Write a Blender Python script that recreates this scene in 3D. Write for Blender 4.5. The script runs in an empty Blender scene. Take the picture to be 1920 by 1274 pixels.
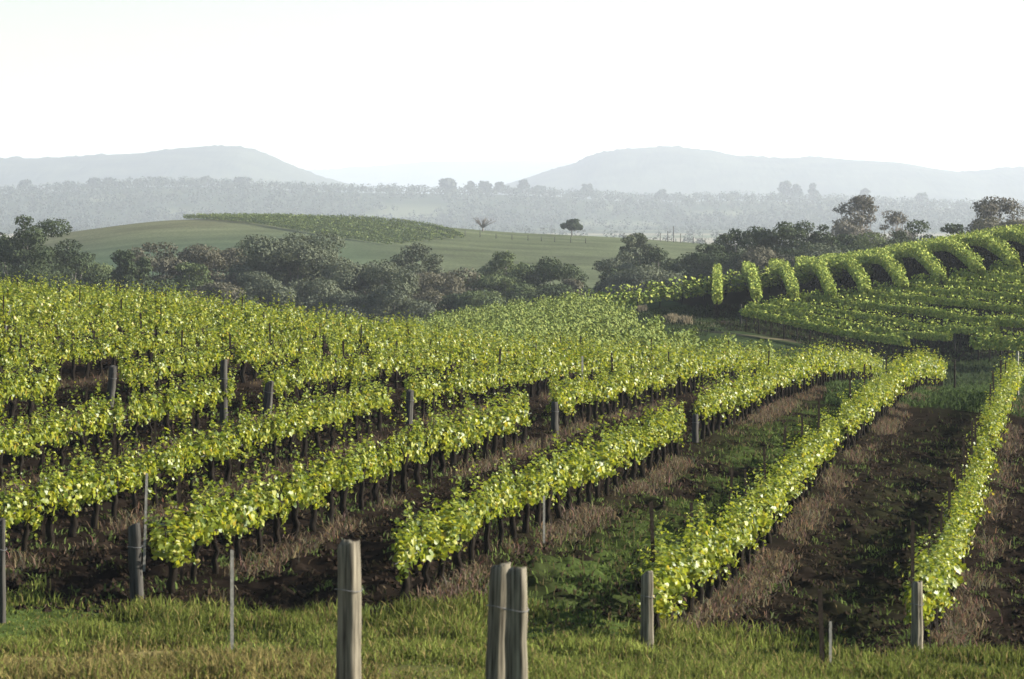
import bpy, math, random
import numpy as np

S = bpy.context.scene
C = S.collection
R = math.radians
random.seed(7)
RNG = np.random.default_rng(11)

# ------------------------------------------------------------------ camera, sky, sun, exposure
F, HZ = 5333.0, 385.0                      # focal length and horizon row, in pixels of the 1920 px wide photograph
cam_d = bpy.data.cameras.new('camera')
cam = bpy.data.objects.new('camera', cam_d)
C.objects.link(cam)
S.camera = cam
cam.location = (0, 0, 0)                   # heights below are measured from the lens
cam.rotation_euler = (R(90), 0, 0)
cam_d.sensor_width = 36.0
cam_d.lens = F / 1920 * 36
cam_d.shift_y = -(637 - HZ) / 1920
cam_d.clip_start, cam_d.clip_end = 0.5, 40000
cam_d.dof.use_dof = True
cam_d.dof.focus_distance = 95
cam_d.dof.aperture_fstop = 4.0

SUN_EL, SUN_AZ = 23.0, 82.0                # azimuth from +Y towards +X
w = bpy.data.worlds.new('World')
S.world = w
w.use_nodes = True
nt = w.node_tree
bg = nt.nodes['Background']
sky = nt.nodes.new('ShaderNodeTexSky')
sky.sky_type = 'NISHITA'
sky.sun_disc = False
sky.sun_elevation, sky.sun_rotation = R(SUN_EL), R(SUN_AZ)
sky.air_density, sky.dust_density, sky.ozone_density = 1.15, 0.4, 1.0
nt.links.new(sky.outputs[0], bg.inputs[0])
bg.inputs[1].default_value = 0.053

sd = bpy.data.lights.new('sun', 'SUN')
sd.energy, sd.angle, sd.color = 5.0, R(0.5), (1.0, 0.94, 0.84)
sun = bpy.data.objects.new('sun', sd)
C.objects.link(sun)
sun.rotation_euler = (R(90 - SUN_EL), 0, R(180 - SUN_AZ))
sun.location = (40, 20, 60)

S.view_settings.view_transform = 'Standard'
S.view_settings.look = 'None'
S.view_settings.gamma = 1
S.view_settings.use_curve_mapping = False
S.view_settings.exposure = 1.68
S.cycles.max_bounces = 8
S.cycles.transmission_bounces = 6
S.cycles.volume_bounces = 1
S.cycles.use_denoising = True

# ------------------------------------------------------------------ helpers
def hash2(ix, iy, s):
    n = (ix.astype(np.int64) * 374761393 + iy.astype(np.int64) * 668265263 + s * 69069) & 0x7fffffff
    n = ((n ^ (n >> 13)) * 1274126177) & 0x7fffffff
    return ((n ^ (n >> 16)) & 0xffff) / 65535.0

def noise2(x, y, s=0):
    x, y = np.asarray(x, float), np.asarray(y, float)
    ix, iy = np.floor(x), np.floor(y)
    fx, fy = x - ix, y - iy
    fx, fy = fx * fx * (3 - 2 * fx), fy * fy * (3 - 2 * fy)
    a, b = hash2(ix, iy, s), hash2(ix + 1, iy, s)
    c, d = hash2(ix, iy + 1, s), hash2(ix + 1, iy + 1, s)
    return (a * (1 - fx) + b * fx) * (1 - fy) + (c * (1 - fx) + d * fx) * fy

def fbm(x, y, o=4, s=0):
    v, a, t = 0, 0.5, 0
    for k in range(o):
        v = v + a * noise2(x * 2 ** k, y * 2 ** k, s + k)
        t += a
        a *= 0.5
    return v / t

def sstep(a, b, x):
    t = np.clip((np.asarray(x, float) - a) / (b - a), 0, 1)
    return t * t * (3 - 2 * t)

def mesh_np(name, V, sizes, loops, mat=None, smooth=False, cols=None):
    """a mesh from flat numpy arrays; cols: one RGB per vertex kept as the attribute 'tint'"""
    me = bpy.data.meshes.new(name)
    V = np.asarray(V, np.float32)
    sizes = np.asarray(sizes, np.int32)
    loops = np.asarray(loops, np.int32)
    me.vertices.add(len(V))
    me.vertices.foreach_set('co', V.ravel())
    me.loops.add(len(loops))
    me.loops.foreach_set('vertex_index', loops)
    me.polygons.add(len(sizes))
    st = np.zeros(len(sizes), np.int32)
    st[1:] = np.cumsum(sizes)[:-1]
    me.polygons.foreach_set('loop_start', st)
    me.polygons.foreach_set('use_smooth', np.full(len(sizes), smooth, bool))
    me.update(calc_edges=True)
    me.validate()
    if cols is not None:
        at = me.attributes.new('tint', 'FLOAT_COLOR', 'POINT')
        c4 = np.ones((len(V), 4), np.float32)
        c4[:, :3] = cols
        at.data.foreach_set('color', c4.ravel())
    if mat:
        me.materials.append(mat)
    return me

def put(name, me, parent=None, loc=None, rot=None, scale=None):
    o = bpy.data.objects.new(name, me)
    C.objects.link(o)
    if parent:
        o.parent = parent
    if loc is not None:
        o.location = loc
    if rot is not None:
        o.rotation_euler = rot
    if scale is not None:
        o.scale = scale
    return o

def tag(o, label=None, cat=None, group=None, kind=None):
    if label: o['label'] = label
    if cat: o['category'] = cat
    if group: o['group'] = group
    if kind: o['kind'] = kind
    return o

def thing(name, label, cat, loc=(0, 0, 0), rz=0, group=None):
    o = bpy.data.objects.new(name, None)
    o.empty_display_size = 0.2
    C.objects.link(o)
    o.location, o.rotation_euler = loc, (0, 0, rz)
    return tag(o, label, cat, group)

class MB:
    """collects tubes and quads into one mesh"""
    def __init__(s):
        s.v, s.sz, s.lp, s.n = [], [], [], 0
    def add(s, V, sizes, loops):
        s.v.append(np.asarray(V, float)); s.sz.append(np.asarray(sizes)); s.lp.append(np.asarray(loops) + s.n); s.n += len(V)
    def tube(s, pts, rad, n=7, jag=0.0, cap=True):
        pts = np.asarray(pts, float)
        m = len(pts)
        rad = np.broadcast_to(np.asarray(rad, float), (m,))
        V = []
        ref = np.array([0.31, 0.95, 0.05])
        for k in range(m):
            t = pts[min(k + 1, m - 1)] - pts[max(k - 1, 0)]
            t = t / (np.linalg.norm(t) + 1e-9)
            a = np.cross(t, ref)
            if np.linalg.norm(a) < 0.1: a = np.cross(t, [1, 0, 0])
            a /= np.linalg.norm(a)
            b = np.cross(t, a)
            for j in range(n):
                an = 2 * math.pi * j / n
                rr = rad[k] * (1 + jag * (random.random() - 0.5) * 2)
                V.append(pts[k] + rr * (math.cos(an) * a + math.sin(an) * b))
        sz, lp = [], []
        for k in range(m - 1):
            for j in range(n):
                q = (j + 1) % n
                sz.append(4); lp += [k * n + j, k * n + q, (k + 1) * n + q, (k + 1) * n + j]
        if cap:
            sz.append(n); lp += list(range((m - 1) * n, m * n))
            sz.append(n); lp += list(range(n - 1, -1, -1))
        s.add(V, sz, lp)
    def mesh(s, name, mat, smooth=True):
        return mesh_np(name, np.concatenate(s.v), np.concatenate(s.sz), np.concatenate(s.lp), mat, smooth)

def unit(v):
    return v / (np.linalg.norm(v, axis=-1, keepdims=True) + 1e-9)

def frames(n_vec, rng):
    """two axes spanning the plane across each normal, turned at random"""
    r = unit(rng.normal(size=n_vec.shape))
    a = unit(np.cross(n_vec, r))
    return a, np.cross(n_vec, a)

def cards(P, N, size, rng, aspect=1.0, bend=0.25):
    """small folded leaf quads (two triangles each) at P facing N"""
    a, b = frames(N, rng)
    s = np.broadcast_to(np.asarray(size, float), (len(P),))[:, None]
    a, b = a * s * 0.5, b * s * 0.5 * aspect
    k = N * s * bend * rng.uniform(-1, 1, (len(P), 1))
    V = np.stack([P - a, P - b * 0.9 + k * 0.4, P + a * 1.1 + k, P + b * 0.9 + k * 0.4], 1).reshape(-1, 3)
    n = len(P)
    return V, np.full(n, 4), np.arange(4 * n)

LEAF = np.array([[0, 0, 0], [-.42, .06, .06], [-.55, .48, .10], [-.27, .66, .05], [0, 1, 0],
                 [.27, .66, .05], [.55, .48, .10], [.42, .06, .06]]) - [0, .45, 0]
def leaves(P, N, size, rng):
    """lobed vine leaves folded along the midrib: two five-sided halves each"""
    a, b = frames(N, rng)
    s = np.broadcast_to(np.asarray(size, float), (len(P),))[:, None, None]
    cup = rng.uniform(-1.2, 2.2, (len(P), 1, 1))
    L = LEAF[None]
    V = P[:, None] + s * (L[..., :1] * a[:, None] + L[..., 1:2] * b[:, None] + L[..., 2:] * cup * N[:, None])
    n = len(P)
    base = (np.arange(n) * 8)[:, None]
    lp = np.concatenate([base + np.array([[0, 4, 3, 2, 1]]), base + np.array([[0, 7, 6, 5, 4]])], 1).ravel()
    return V.reshape(-1, 3), np.full(2 * n, 5), lp

# ------------------------------------------------------------------ materials
def new_mat(name):
    m = bpy.data.materials.new(name)
    m.use_nodes = True
    t = m.node_tree
    t.nodes.clear()
    out = t.nodes.new('ShaderNodeOutputMaterial')
    return m, t, out

def ramp(t, fac, stops):
    r = t.nodes.new('ShaderNodeValToRGB')
    e = r.color_ramp.elements
    while len(e) < len(stops): e.new(0.5)
    for k, (p, c) in enumerate(stops):
        e[k].position, e[k].color = p, (*c, 1)
    t.links.new(fac, r.inputs[0])
    return r.outputs[0]

def leaf_mat(name, stops, transl=0.4, rough=0.4, spec=0.5, tcol=1.5, patch=None):
    m, t, out = new_mat(name)
    g = t.nodes.new('ShaderNodeNewGeometry')
    fac = g.outputs['Random Per Island']
    if patch:
        tc = t.nodes.new('ShaderNodeTexCoord')
        nz = t.nodes.new('ShaderNodeTexNoise')
        nz.inputs['Scale'].default_value = patch
        t.links.new(tc.outputs['Object'], nz.inputs['Vector'])
        ad = t.nodes.new('ShaderNodeMath'); ad.operation = 'MULTIPLY_ADD'
        ad.inputs[1].default_value = 0.30
        t.links.new(fac, ad.inputs[0])
        s2 = t.nodes.new('ShaderNodeMath'); s2.operation = 'MULTIPLY_ADD'
        s2.inputs[1].default_value = 1.9; s2.inputs[2].default_value = -0.60
        t.links.new(nz.outputs['Fac'], s2.inputs[0])
        t.links.new(s2.outputs[0], ad.inputs[2])
        fac = ad.outputs[0]
    col = ramp(t, fac, stops)
    p = t.nodes.new('ShaderNodeBsdfPrincipled')
    p.inputs['Roughness'].default_value = rough
    p.inputs['Specular IOR Level'].default_value = spec
    t.links.new(col, p.inputs['Base Color'])
    tr = t.nodes.new('ShaderNodeBsdfTranslucent')
    mu = t.nodes.new('ShaderNodeMix'); mu.data_type = 'RGBA'; mu.blend_type = 'MULTIPLY'
    mu.inputs['Factor'].default_value = 1
    t.links.new(col, mu.inputs['A'])
    mu.inputs['B'].default_value = (tcol * 1.05, tcol, tcol * 0.55, 1)
    t.links.new(mu.outputs['Result'], tr.inputs['Color'])
    mx = t.nodes.new('ShaderNodeMixShader')
    mx.inputs[0].default_value = transl
    t.links.new(p.outputs[0], mx.inputs[1])
    t.links.new(tr.outputs[0], mx.inputs[2])
    t.links.new(mx.outputs[0], out.inputs[0])
    return m

def plain_mat(name, c1, c2, scale=8, rough=0.85, stretch=(1, 1, 1), bump=0.3, coord='Object'):
    m, t, out = new_mat(name)
    tc = t.nodes.new('ShaderNodeTexCoord')
    mp = t.nodes.new('ShaderNodeMapping')
    mp.inputs['Scale'].default_value = stretch
    t.links.new(tc.outputs[coord], mp.inputs['Vector'])
    nz = t.nodes.new('ShaderNodeTexNoise')
    nz.inputs['Scale'].default_value = scale
    nz.inputs['Detail'].default_value = 6
    t.links.new(mp.outputs[0], nz.inputs['Vector'])
    col = ramp(t, nz.outputs['Fac'], [(0.3, c1), (0.7, c2)])
    p = t.nodes.new('ShaderNodeBsdfPrincipled')
    p.inputs['Roughness'].default_value = rough
    p.inputs['Specular IOR Level'].default_value = 0.03
    t.links.new(col, p.inputs['Base Color'])
    b = t.nodes.new('ShaderNodeBump')
    b.inputs['Strength'].default_value = bump
    b.inputs['Distance'].default_value = 0.02
    t.links.new(nz.outputs['Fac'], b.inputs['Height'])
    t.links.new(b.outputs[0], p.inputs['Normal'])
    t.links.new(p.outputs[0], out.inputs[0])
    return m

def tint_mat(name, vary=0.35, transl=0.0, rough=0.8, noise=3.0, bump=0.0):
    """base colour from the 'tint' attribute, broken up by noise"""
    m, t, out = new_mat(name)
    at = t.nodes.new('ShaderNodeAttribute'); at.attribute_name = 'tint'
    tc = t.nodes.new('ShaderNodeTexCoord')
    nz = t.nodes.new('ShaderNodeTexNoise')
    nz.inputs['Scale'].default_value = noise
    nz.inputs['Detail'].default_value = 8
    nz.inputs['Roughness'].default_value = 0.65
    t.links.new(tc.outputs['Object'], nz.inputs['Vector'])
    mr = t.nodes.new('ShaderNodeMapRange')
    mr.inputs['From Min'].default_value, mr.inputs['From Max'].default_value = 0.3, 0.7
    mr.inputs['To Min'].default_value, mr.inputs['To Max'].default_value = 1 - vary, 1 + vary
    t.links.new(nz.outputs['Fac'], mr.inputs['Value'])
    vm = t.nodes.new('ShaderNodeVectorMath'); vm.operation = 'SCALE'
    t.links.new(at.outputs['Color'], vm.inputs[0])
    t.links.new(mr.outputs[0], vm.inputs['Scale'])
    p = t.nodes.new('ShaderNodeBsdfPrincipled')
    p.inputs['Roughness'].default_value = rough
    p.inputs['Specular IOR Level'].default_value = 0.0
    t.links.new(vm.outputs[0], p.inputs['Base Color'])
    sh = p.outputs[0]
    if bump:
        b = t.nodes.new('ShaderNodeBump')
        b.inputs['Strength'].default_value = bump
        b.inputs['Distance'].default_value = 0.06
        t.links.new(nz.outputs['Fac'], b.inputs['Height'])
        t.links.new(b.outputs[0], p.inputs['Normal'])
    if transl:
        tr = t.nodes.new('ShaderNodeBsdfTranslucent')
        t.links.new(vm.outputs[0], tr.inputs['Color'])
        mx = t.nodes.new('ShaderNodeMixShader'); mx.inputs[0].default_value = transl
        t.links.new(sh, mx.inputs[1]); t.links.new(tr.outputs[0], mx.inputs[2])
        sh = mx.outputs[0]
    t.links.new(sh, out.inputs[0])
    return m

M_VINE = leaf_mat('vine_leaf', [(0.0, (.055, .090, .014)), (0.30, (.125, .165, .022)), (0.75, (.235, .262, .034)), (0.96, (.31, .305, .040)), (1.0, (.27, .20, .05))], 0.32, 0.45, 0.32, 1.7)
M_HILLVINE = leaf_mat('hillside_vine_leaf', [(0.0, (.12, .175, .036)), (0.5, (.235, .285, .058)), (1.0, (.38, .40, .09))], 0.05, 0.7, 0.05, 1.2)
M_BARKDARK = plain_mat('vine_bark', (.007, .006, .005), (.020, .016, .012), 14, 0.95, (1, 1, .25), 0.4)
M_POST = plain_mat('weathered_post', (.028, .024, .018), (.25, .222, .165), 5, 0.9, (7, 7, .35), 0.3)
M_POSTGREY = plain_mat('grey_weathered_post', (.016, .0155, .0145), (.085, .080, .070), 5, 0.9, (6, 6, .30), 0.15)
M_STEEL = plain_mat('rusty_steel', (.018, .014, .011), (.045, .034, .026), 20, 0.7)
M_PALESTAKE = plain_mat('pale_stake', (.20, .19, .16), (.34, .32, .28), 20, 0.6)
M_WIRE = plain_mat('wire', (.10, .10, .10), (.2, .2, .2), 20, 0.4)
M_BARK = plain_mat('tree_bark', (.08, .072, .062), (.20, .18, .16), 3, 0.95, (1, 1, .3), 0.6)
M_BAREBARK = plain_mat('bare_bark', (.12, .11, .095), (.2, .18, .16), 3, 0.95)
M_GROUND = tint_mat('ground_cover', 0.45, 0, 0.95, 1.6, 0.9)
M_BLADES = tint_mat('grass_blades', 0.25, 0.35, 0.6, 2.0)
M_CLOD = plain_mat('soil_clod', (.010, .007, .005), (.028, .019, .013), 5, 1.0)
M_HILL = plain_mat('far_forest_hill', (.018, .026, .018), (.062, .070, .042), 0.012, 1.0, bump=0)
M_FARVINE = leaf_mat('far_vine_leaf', [(0.0, (.070, .105, .034)), (0.5, (.125, .165, .050)), (1.0, (.20, .23, .075))], 0.1, 0.7, 0.05, 1.2)
M_MIDVINE = leaf_mat('middle_slope_vine_leaf', [(0.0, (.075, .110, .026)), (0.5, (.130, .165, .038)), (1.0, (.200, .225, .055))], 0.12, 0.65, 0.08, 1.2)
T_DARK = leaf_mat('dark_tree_leaf', [(0, (0.0192, 0.0307, 0.0163)), (1, (0.0720, 0.0922, 0.0425))], 0.15, 0.8, 0.05, 1.0, 0.35)
T_GREY = leaf_mat('grey_gum_leaf', [(0, (0.0432, 0.0538, 0.0350)), (1, (0.1380, 0.1536, 0.0975))], 0.15, 0.8, 0.05, 1.0, 0.35)
T_BROWN = leaf_mat('brownish_tree_leaf', [(0, (0.0504, 0.0512, 0.0350)), (1, (0.1440, 0.1331, 0.0900))], 0.15, 0.8, 0.05, 1.0, 0.35)
T_GREEN = leaf_mat('green_tree_leaf', [(0, (0.0432, 0.0640, 0.0275)), (1, (0.1380, 0.1664, 0.0725))], 0.18, 0.8, 0.05, 1.0, 0.35)
T_ROSE = leaf_mat('rosy_gum_leaf', [(0, (0.0764, 0.0722, 0.0591)), (1, (0.1638, 0.1491, 0.1194))], 0.15, 0.8, 0.05, 1.0, 0.35)
T_FAR = leaf_mat('far_forest_leaf', [(0, (.034, .046, .030)), (1, (.052, .064, .038))], 0.1, 0.7, 0.2, 1.0)

# ------------------------------------------------------------------ terrain: depth of the ground below the lens
NEARK = [(4, 1.9), (10, 2.6), (18, 3.6), (26, 4.65)]
COLS = {
    -400: [(33, 5.2), (39, 5.5), (48, 5.3), (60, 4.9), (72, 4.5), (90, 4.1), (105, 3.9), (118, 3.9), (135, 4.7), (160, 8), (200, 13)],
    0: [(33, 5.38), (39, 5.70), (46, 5.66), (50, 5.58), (60, 5.27), (72, 4.95), (90, 4.68), (105, 4.50), (118, 4.46), (135, 5.2), (160, 8.0), (200, 14)],
    320: [(33, 5.42), (39, 5.78), (43, 5.74), (48, 5.70), (60, 5.54), (72, 5.26), (90, 5.03), (105, 4.95), (115, 4.92), (135, 6.1), (160, 9.5), (200, 14)],
    640: [(33, 5.45), (39, 5.80), (48, 5.76), (60, 5.68), (72, 5.52), (90, 5.52), (105, 5.65), (115, 5.82), (135, 7.2), (160, 9.6), (200, 12.5), (229, 13)],
    800: [(33, 5.45), (39, 5.82), (48, 5.75), (60, 5.74), (72, 5.65), (90, 5.78), (105, 6.02), (115, 6.25), (135, 7.6), (150, 8.8), (180, 9.9), (229, 11.0)],
    960: [(33, 5.50), (39, 5.90), (48, 5.75), (60, 5.82), (72, 5.80), (90, 6.05), (105, 6.40), (113, 6.65), (130, 7.7), (150, 8.6), (180, 9.25), (229, 9.85)],
    1100: [(33, 5.52), (39, 6.03), (48, 5.95), (60, 5.98), (72, 5.92), (90, 6.20), (105, 6.58), (115, 6.92), (130, 7.8), (150, 8.55), (180, 8.8), (205, 8.9), (229, 9.05)],
    1215: [(33, 5.55), (39, 6.13), (48, 6.15), (60, 6.10), (72, 6.03), (90, 6.35), (105, 6.72), (115, 7.10), (130, 7.95), (150, 8.4), (180, 8.3), (205, 8.05), (229, 8.40)],
    1390: [(33, 5.60), (39, 6.18), (48, 6.57), (60, 6.35), (72, 6.15), (90, 6.38), (105, 6.72), (115, 7.20), (135, 8.7), (150, 8.9), (180, 8.4), (192, 8.1), (205, 8.0), (229, 7.5)],
    1600: [(33, 5.60), (39, 6.20), (48, 6.80), (60, 6.60), (72, 6.45), (90, 6.60), (105, 6.90), (120, 7.60), (135, 8.4), (150, 9.2), (165, 9.35), (182, 9.0), (190, 8.5), (200, 7.9), (229, 6.45)],
    1750: [(33, 5.60), (39, 6.20), (48, 6.90), (60, 6.90), (72, 6.70), (90, 6.70), (105, 7.00), (119, 7.80), (135, 8.8), (150, 9.5), (165, 9.6), (178, 9.2), (188, 8.0), (200, 6.9), (229, 5.2)],
    1920: [(33, 5.65), (39, 6.28), (48, 7.05), (60, 7.05), (75, 6.90), (90, 7.00), (105, 7.30), (120, 8.00), (135, 8.8), (150, 9.2), (165, 9.1), (175, 8.5), (186, 7.1), (197, 5.9), (229, 4.0)],
    2400: [(33, 5.80), (39, 6.60), (48, 7.40), (60, 7.40), (75, 7.30), (90, 7.40), (105, 7.70), (120, 8.20), (150, 8.5), (165, 7.5), (180, 5.5), (197, 3.4), (229, 1.0)],
}
PXK = np.array(sorted(COLS), float)
RIDGE1 = [(-400, 12), (0, 9.0), (110, 7.2), (200, 5.6), (320, 3.9), (430, 3.3), (540, 3.2), (700, 4.2), (850, 5.8), (950, 6.9), (1072, 7.7), (1200, 8.6), (1320, 9.7), (1600, 12), (1920, 13.5), (2400, 15)]
RIDGE2 = [(-400, -6), (0, -8), (200, -19.5), (400, -19.5), (600, -12), (800, -9), (1000, -7), (1200, 3), (1300, 1), (1500, 0.5), (1600, 5), (1750, 10), (1920, 14), (2400, 18)]
def lerp_tab(tab, x):
    return np.interp(x, [p for p, _ in tab], [q for _, q in tab])

def pchip(xk, yk, x):
    xk, yk = np.asarray(xk, float), np.asarray(yk, float)
    h = np.diff(xk); d = np.diff(yk) / h
    m = np.zeros(len(xk))
    m[0], m[-1] = d[0], d[-1]
    for k in range(1, len(xk) - 1):
        if d[k - 1] * d[k] > 0:
            w1, w2 = 2 * h[k] + h[k - 1], h[k] + 2 * h[k - 1]
            m[k] = (w1 + w2) / (w1 / d[k - 1] + w2 / d[k])
    x = np.clip(x, xk[0], xk[-1])
    i = np.clip(np.searchsorted(xk, x) - 1, 0, len(h) - 1)
    t = (x - xk[i]) / h[i]
    t2, t3 = t * t, t * t * t
    return (2 * t3 - 3 * t2 + 1) * yk[i] + (t3 - 2 * t2 + t) * h[i] * m[i] + (-2 * t3 + 3 * t2) * yk[i + 1] + (t3 - t2) * h[i] * m[i + 1]

PROF = []
for px in PXK:
    ks = NEARK + COLS[int(px)]
    ylast, dlast = ks[-1]
    if ylast >= 229:
        ks = ks + [(250, dlast + 0.22), (285, dlast + 0.85), (300, dlast + 2.2)]
    r1 = float(lerp_tab(RIDGE1, px)); r2 = float(lerp_tab(RIDGE2, px)) - 7.0
    ks = ks + [(338, 17.5), (400, 18.5), (480, 17.5), (590, r1 + (17.5 - r1) * 0.40), (700, r1), (750, r1 + 0.5), (900, r1 + 10), (1300, 25), (3200, 27), (4000, r2), (4350, r2 + 6), (5200, 26), (16000, 26)]
    PROF.append(([math.log(a) for a, _ in ks], [b for _, b in ks]))

def base_depth(X, Y):
    X, Y = np.asarray(X, float), np.asarray(Y, float)
    shp = X.shape
    X, Y = X.ravel(), Y.ravel()
    Yc = np.maximum(Y, 4.0)
    px = np.clip(960 + F * X / np.maximum(Yc, 12), PXK[0], PXK[-1])
    ly = np.log(Yc)
    T = np.stack([pchip(a, b, ly) for a, b in PROF])
    n = len(PXK)
    S_ = np.zeros_like(T)
    S_[1:-1] = (T[2:] - T[:-2]) / (PXK[2:] - PXK[:-2])[:, None]
    i = np.clip(np.searchsorted(PXK, px) - 1, 0, n - 2)
    h = PXK[i + 1] - PXK[i]
    t = (px - PXK[i]) / h
    k = np.arange(len(px))
    t2, t3 = t * t, t * t * t
    D = (2 * t3 - 3 * t2 + 1) * T[i, k] + (t3 - 2 * t2 + t) * h * S_[i, k] + (-2 * t3 + 3 * t2) * T[i + 1, k] + (t3 - t2) * h * S_[i + 1, k]
    # rough far ridges a little so that they do not run ruler-straight
    far = sstep(420, 650, Y) * (1 - sstep(760, 900, Y))
    D = D + far * (fbm(X / 60, Y / 60, 3, 5) - 0.5) * 0.8
    return D.reshape(shp)

TAN = (2010 - 960) / F                     # direction of the vine rows
U0, DU = -2.13, 3.672                      # row offset of the right-hand row, and the spacing (in X)
def row_u(i): return U0 - DU * i
def row_phase(X, Y):
    """distance across the rows, in metres, from the nearest row line (negative: left of it), and its index"""
    u = np.asarray(X) - TAN * np.asarray(Y)
    q = (U0 - u) / DU
    i = np.round(q)
    return -(q - i) * DU, i

YS = lambda i: {0: 39.6, 1: 39.6, 2: 40.2, 3: 41.3}.get(i, 42.0)   # near end of each row
YE = lambda i: {-1: 104, 0: 110, 1: 127, 2: 140, 3: 138}.get(i, 128)
GAP = (69.2, 72.6)

def micro(X, Y):
    """ploughed soil: clods and furrows between the rows, a low mound under the vines"""
    ph, i = row_phase(X, Y)
    inb = sstep(39, 41.5, Y) * (1 - sstep(118, 135, Y))
    z = inb * (0.10 * np.exp(-(ph / 0.45) ** 2))
    cl = np.clip(fbm(X * 2.6, Y * 2.6, 3, 21) - 0.42, 0, 1)
    z = z + inb * sstep(0.35, 0.8, np.abs(ph)) * (0.40 * cl * (1 - sstep(60, 110, Y)))
    z = z + (1 - inb) * (1 - sstep(50, 120, Y)) * 0.16 * (fbm(X * 0.9, Y * 0.9, 3, 31) - 0.5)
    return z

def ground_z(X, Y):
    return -base_depth(X, Y) + micro(np.asarray(X, float), np.asarray(Y, float))

def at(px, Y): return (px - 960) * Y / F
def gz(X, Y): return float(ground_z(np.array([X]), np.array([Y]))[0])
def hit(px, py, h, lo, hi):
    """where the ground, raised by h, is met along a line of sight between two distances"""
    Y = np.linspace(lo, hi, 1600)
    X = at(px, Y)
    y = HZ + F * (base_depth(X, Y) - h) / Y
    k = int(np.argmin(np.abs(y - py)))
    return float(X[k]), float(Y[k])

# tracks through the dip before the hillside
TRACKS = [[(1270, 600), (1330, 608), (1410, 618), (1500, 628), (1580, 640), (1650, 655)],
          [(1330, 612), (1370, 602), (1392, 594)],
          [(1300, 618), (1380, 628), (1470, 638), (1560, 652)],
          [(1725, 663), (1790, 655), (1850, 649), (1930, 644)]]
TRACKS = [[hit(px, py, 0, 150, 222) for px, py in tr] for tr in TRACKS]
TUSSOCK = [hit(1203, 582, 0, 190, 222), hit(1262, 603, 0, 180, 215), hit(1285, 607, 0, 175, 215)]

def seg_dist(X, Y, pts):
    d = np.full(X.shape, 1e9)
    for (x0, y0), (x1, y1) in zip(pts[:-1], pts[1:]):
        L2 = (x1 - x0) ** 2 + (y1 - y0) ** 2
        t = np.clip(((X - x0) * (x1 - x0) + (Y - y0) * (y1 - y0)) / L2, 0, 1)
        d = np.minimum(d, np.hypot(X - x0 - t * (x1 - x0), Y - y0 - t * (y1 - y0)))
    return d

def lane_green(X, Y):
    """0..1: how grassy the lanes are"""
    ph, i = row_phase(X, Y)
    u = (U0 - (np.asarray(X) - TAN * np.asarray(Y))) / DU
    g = np.exp(-((u - 1.5) / 0.30) ** 2) * 0.95             # green lane between the second and third rows
    g = g + np.exp(-((u - 0.42) / 0.25) ** 2) * 0.14
    g = g * sstep(0.28, 0.62, fbm(X * 0.8, Y * 0.8, 3, 41) + 0.12 * (1 - sstep(48, 70, Y)))
    g = np.maximum(g, sstep(92, 100, Y) * (1 - sstep(150, 170, Y)) * (u < 1.6) * 0.85)
    return np.clip(g, 0, 1)

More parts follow.
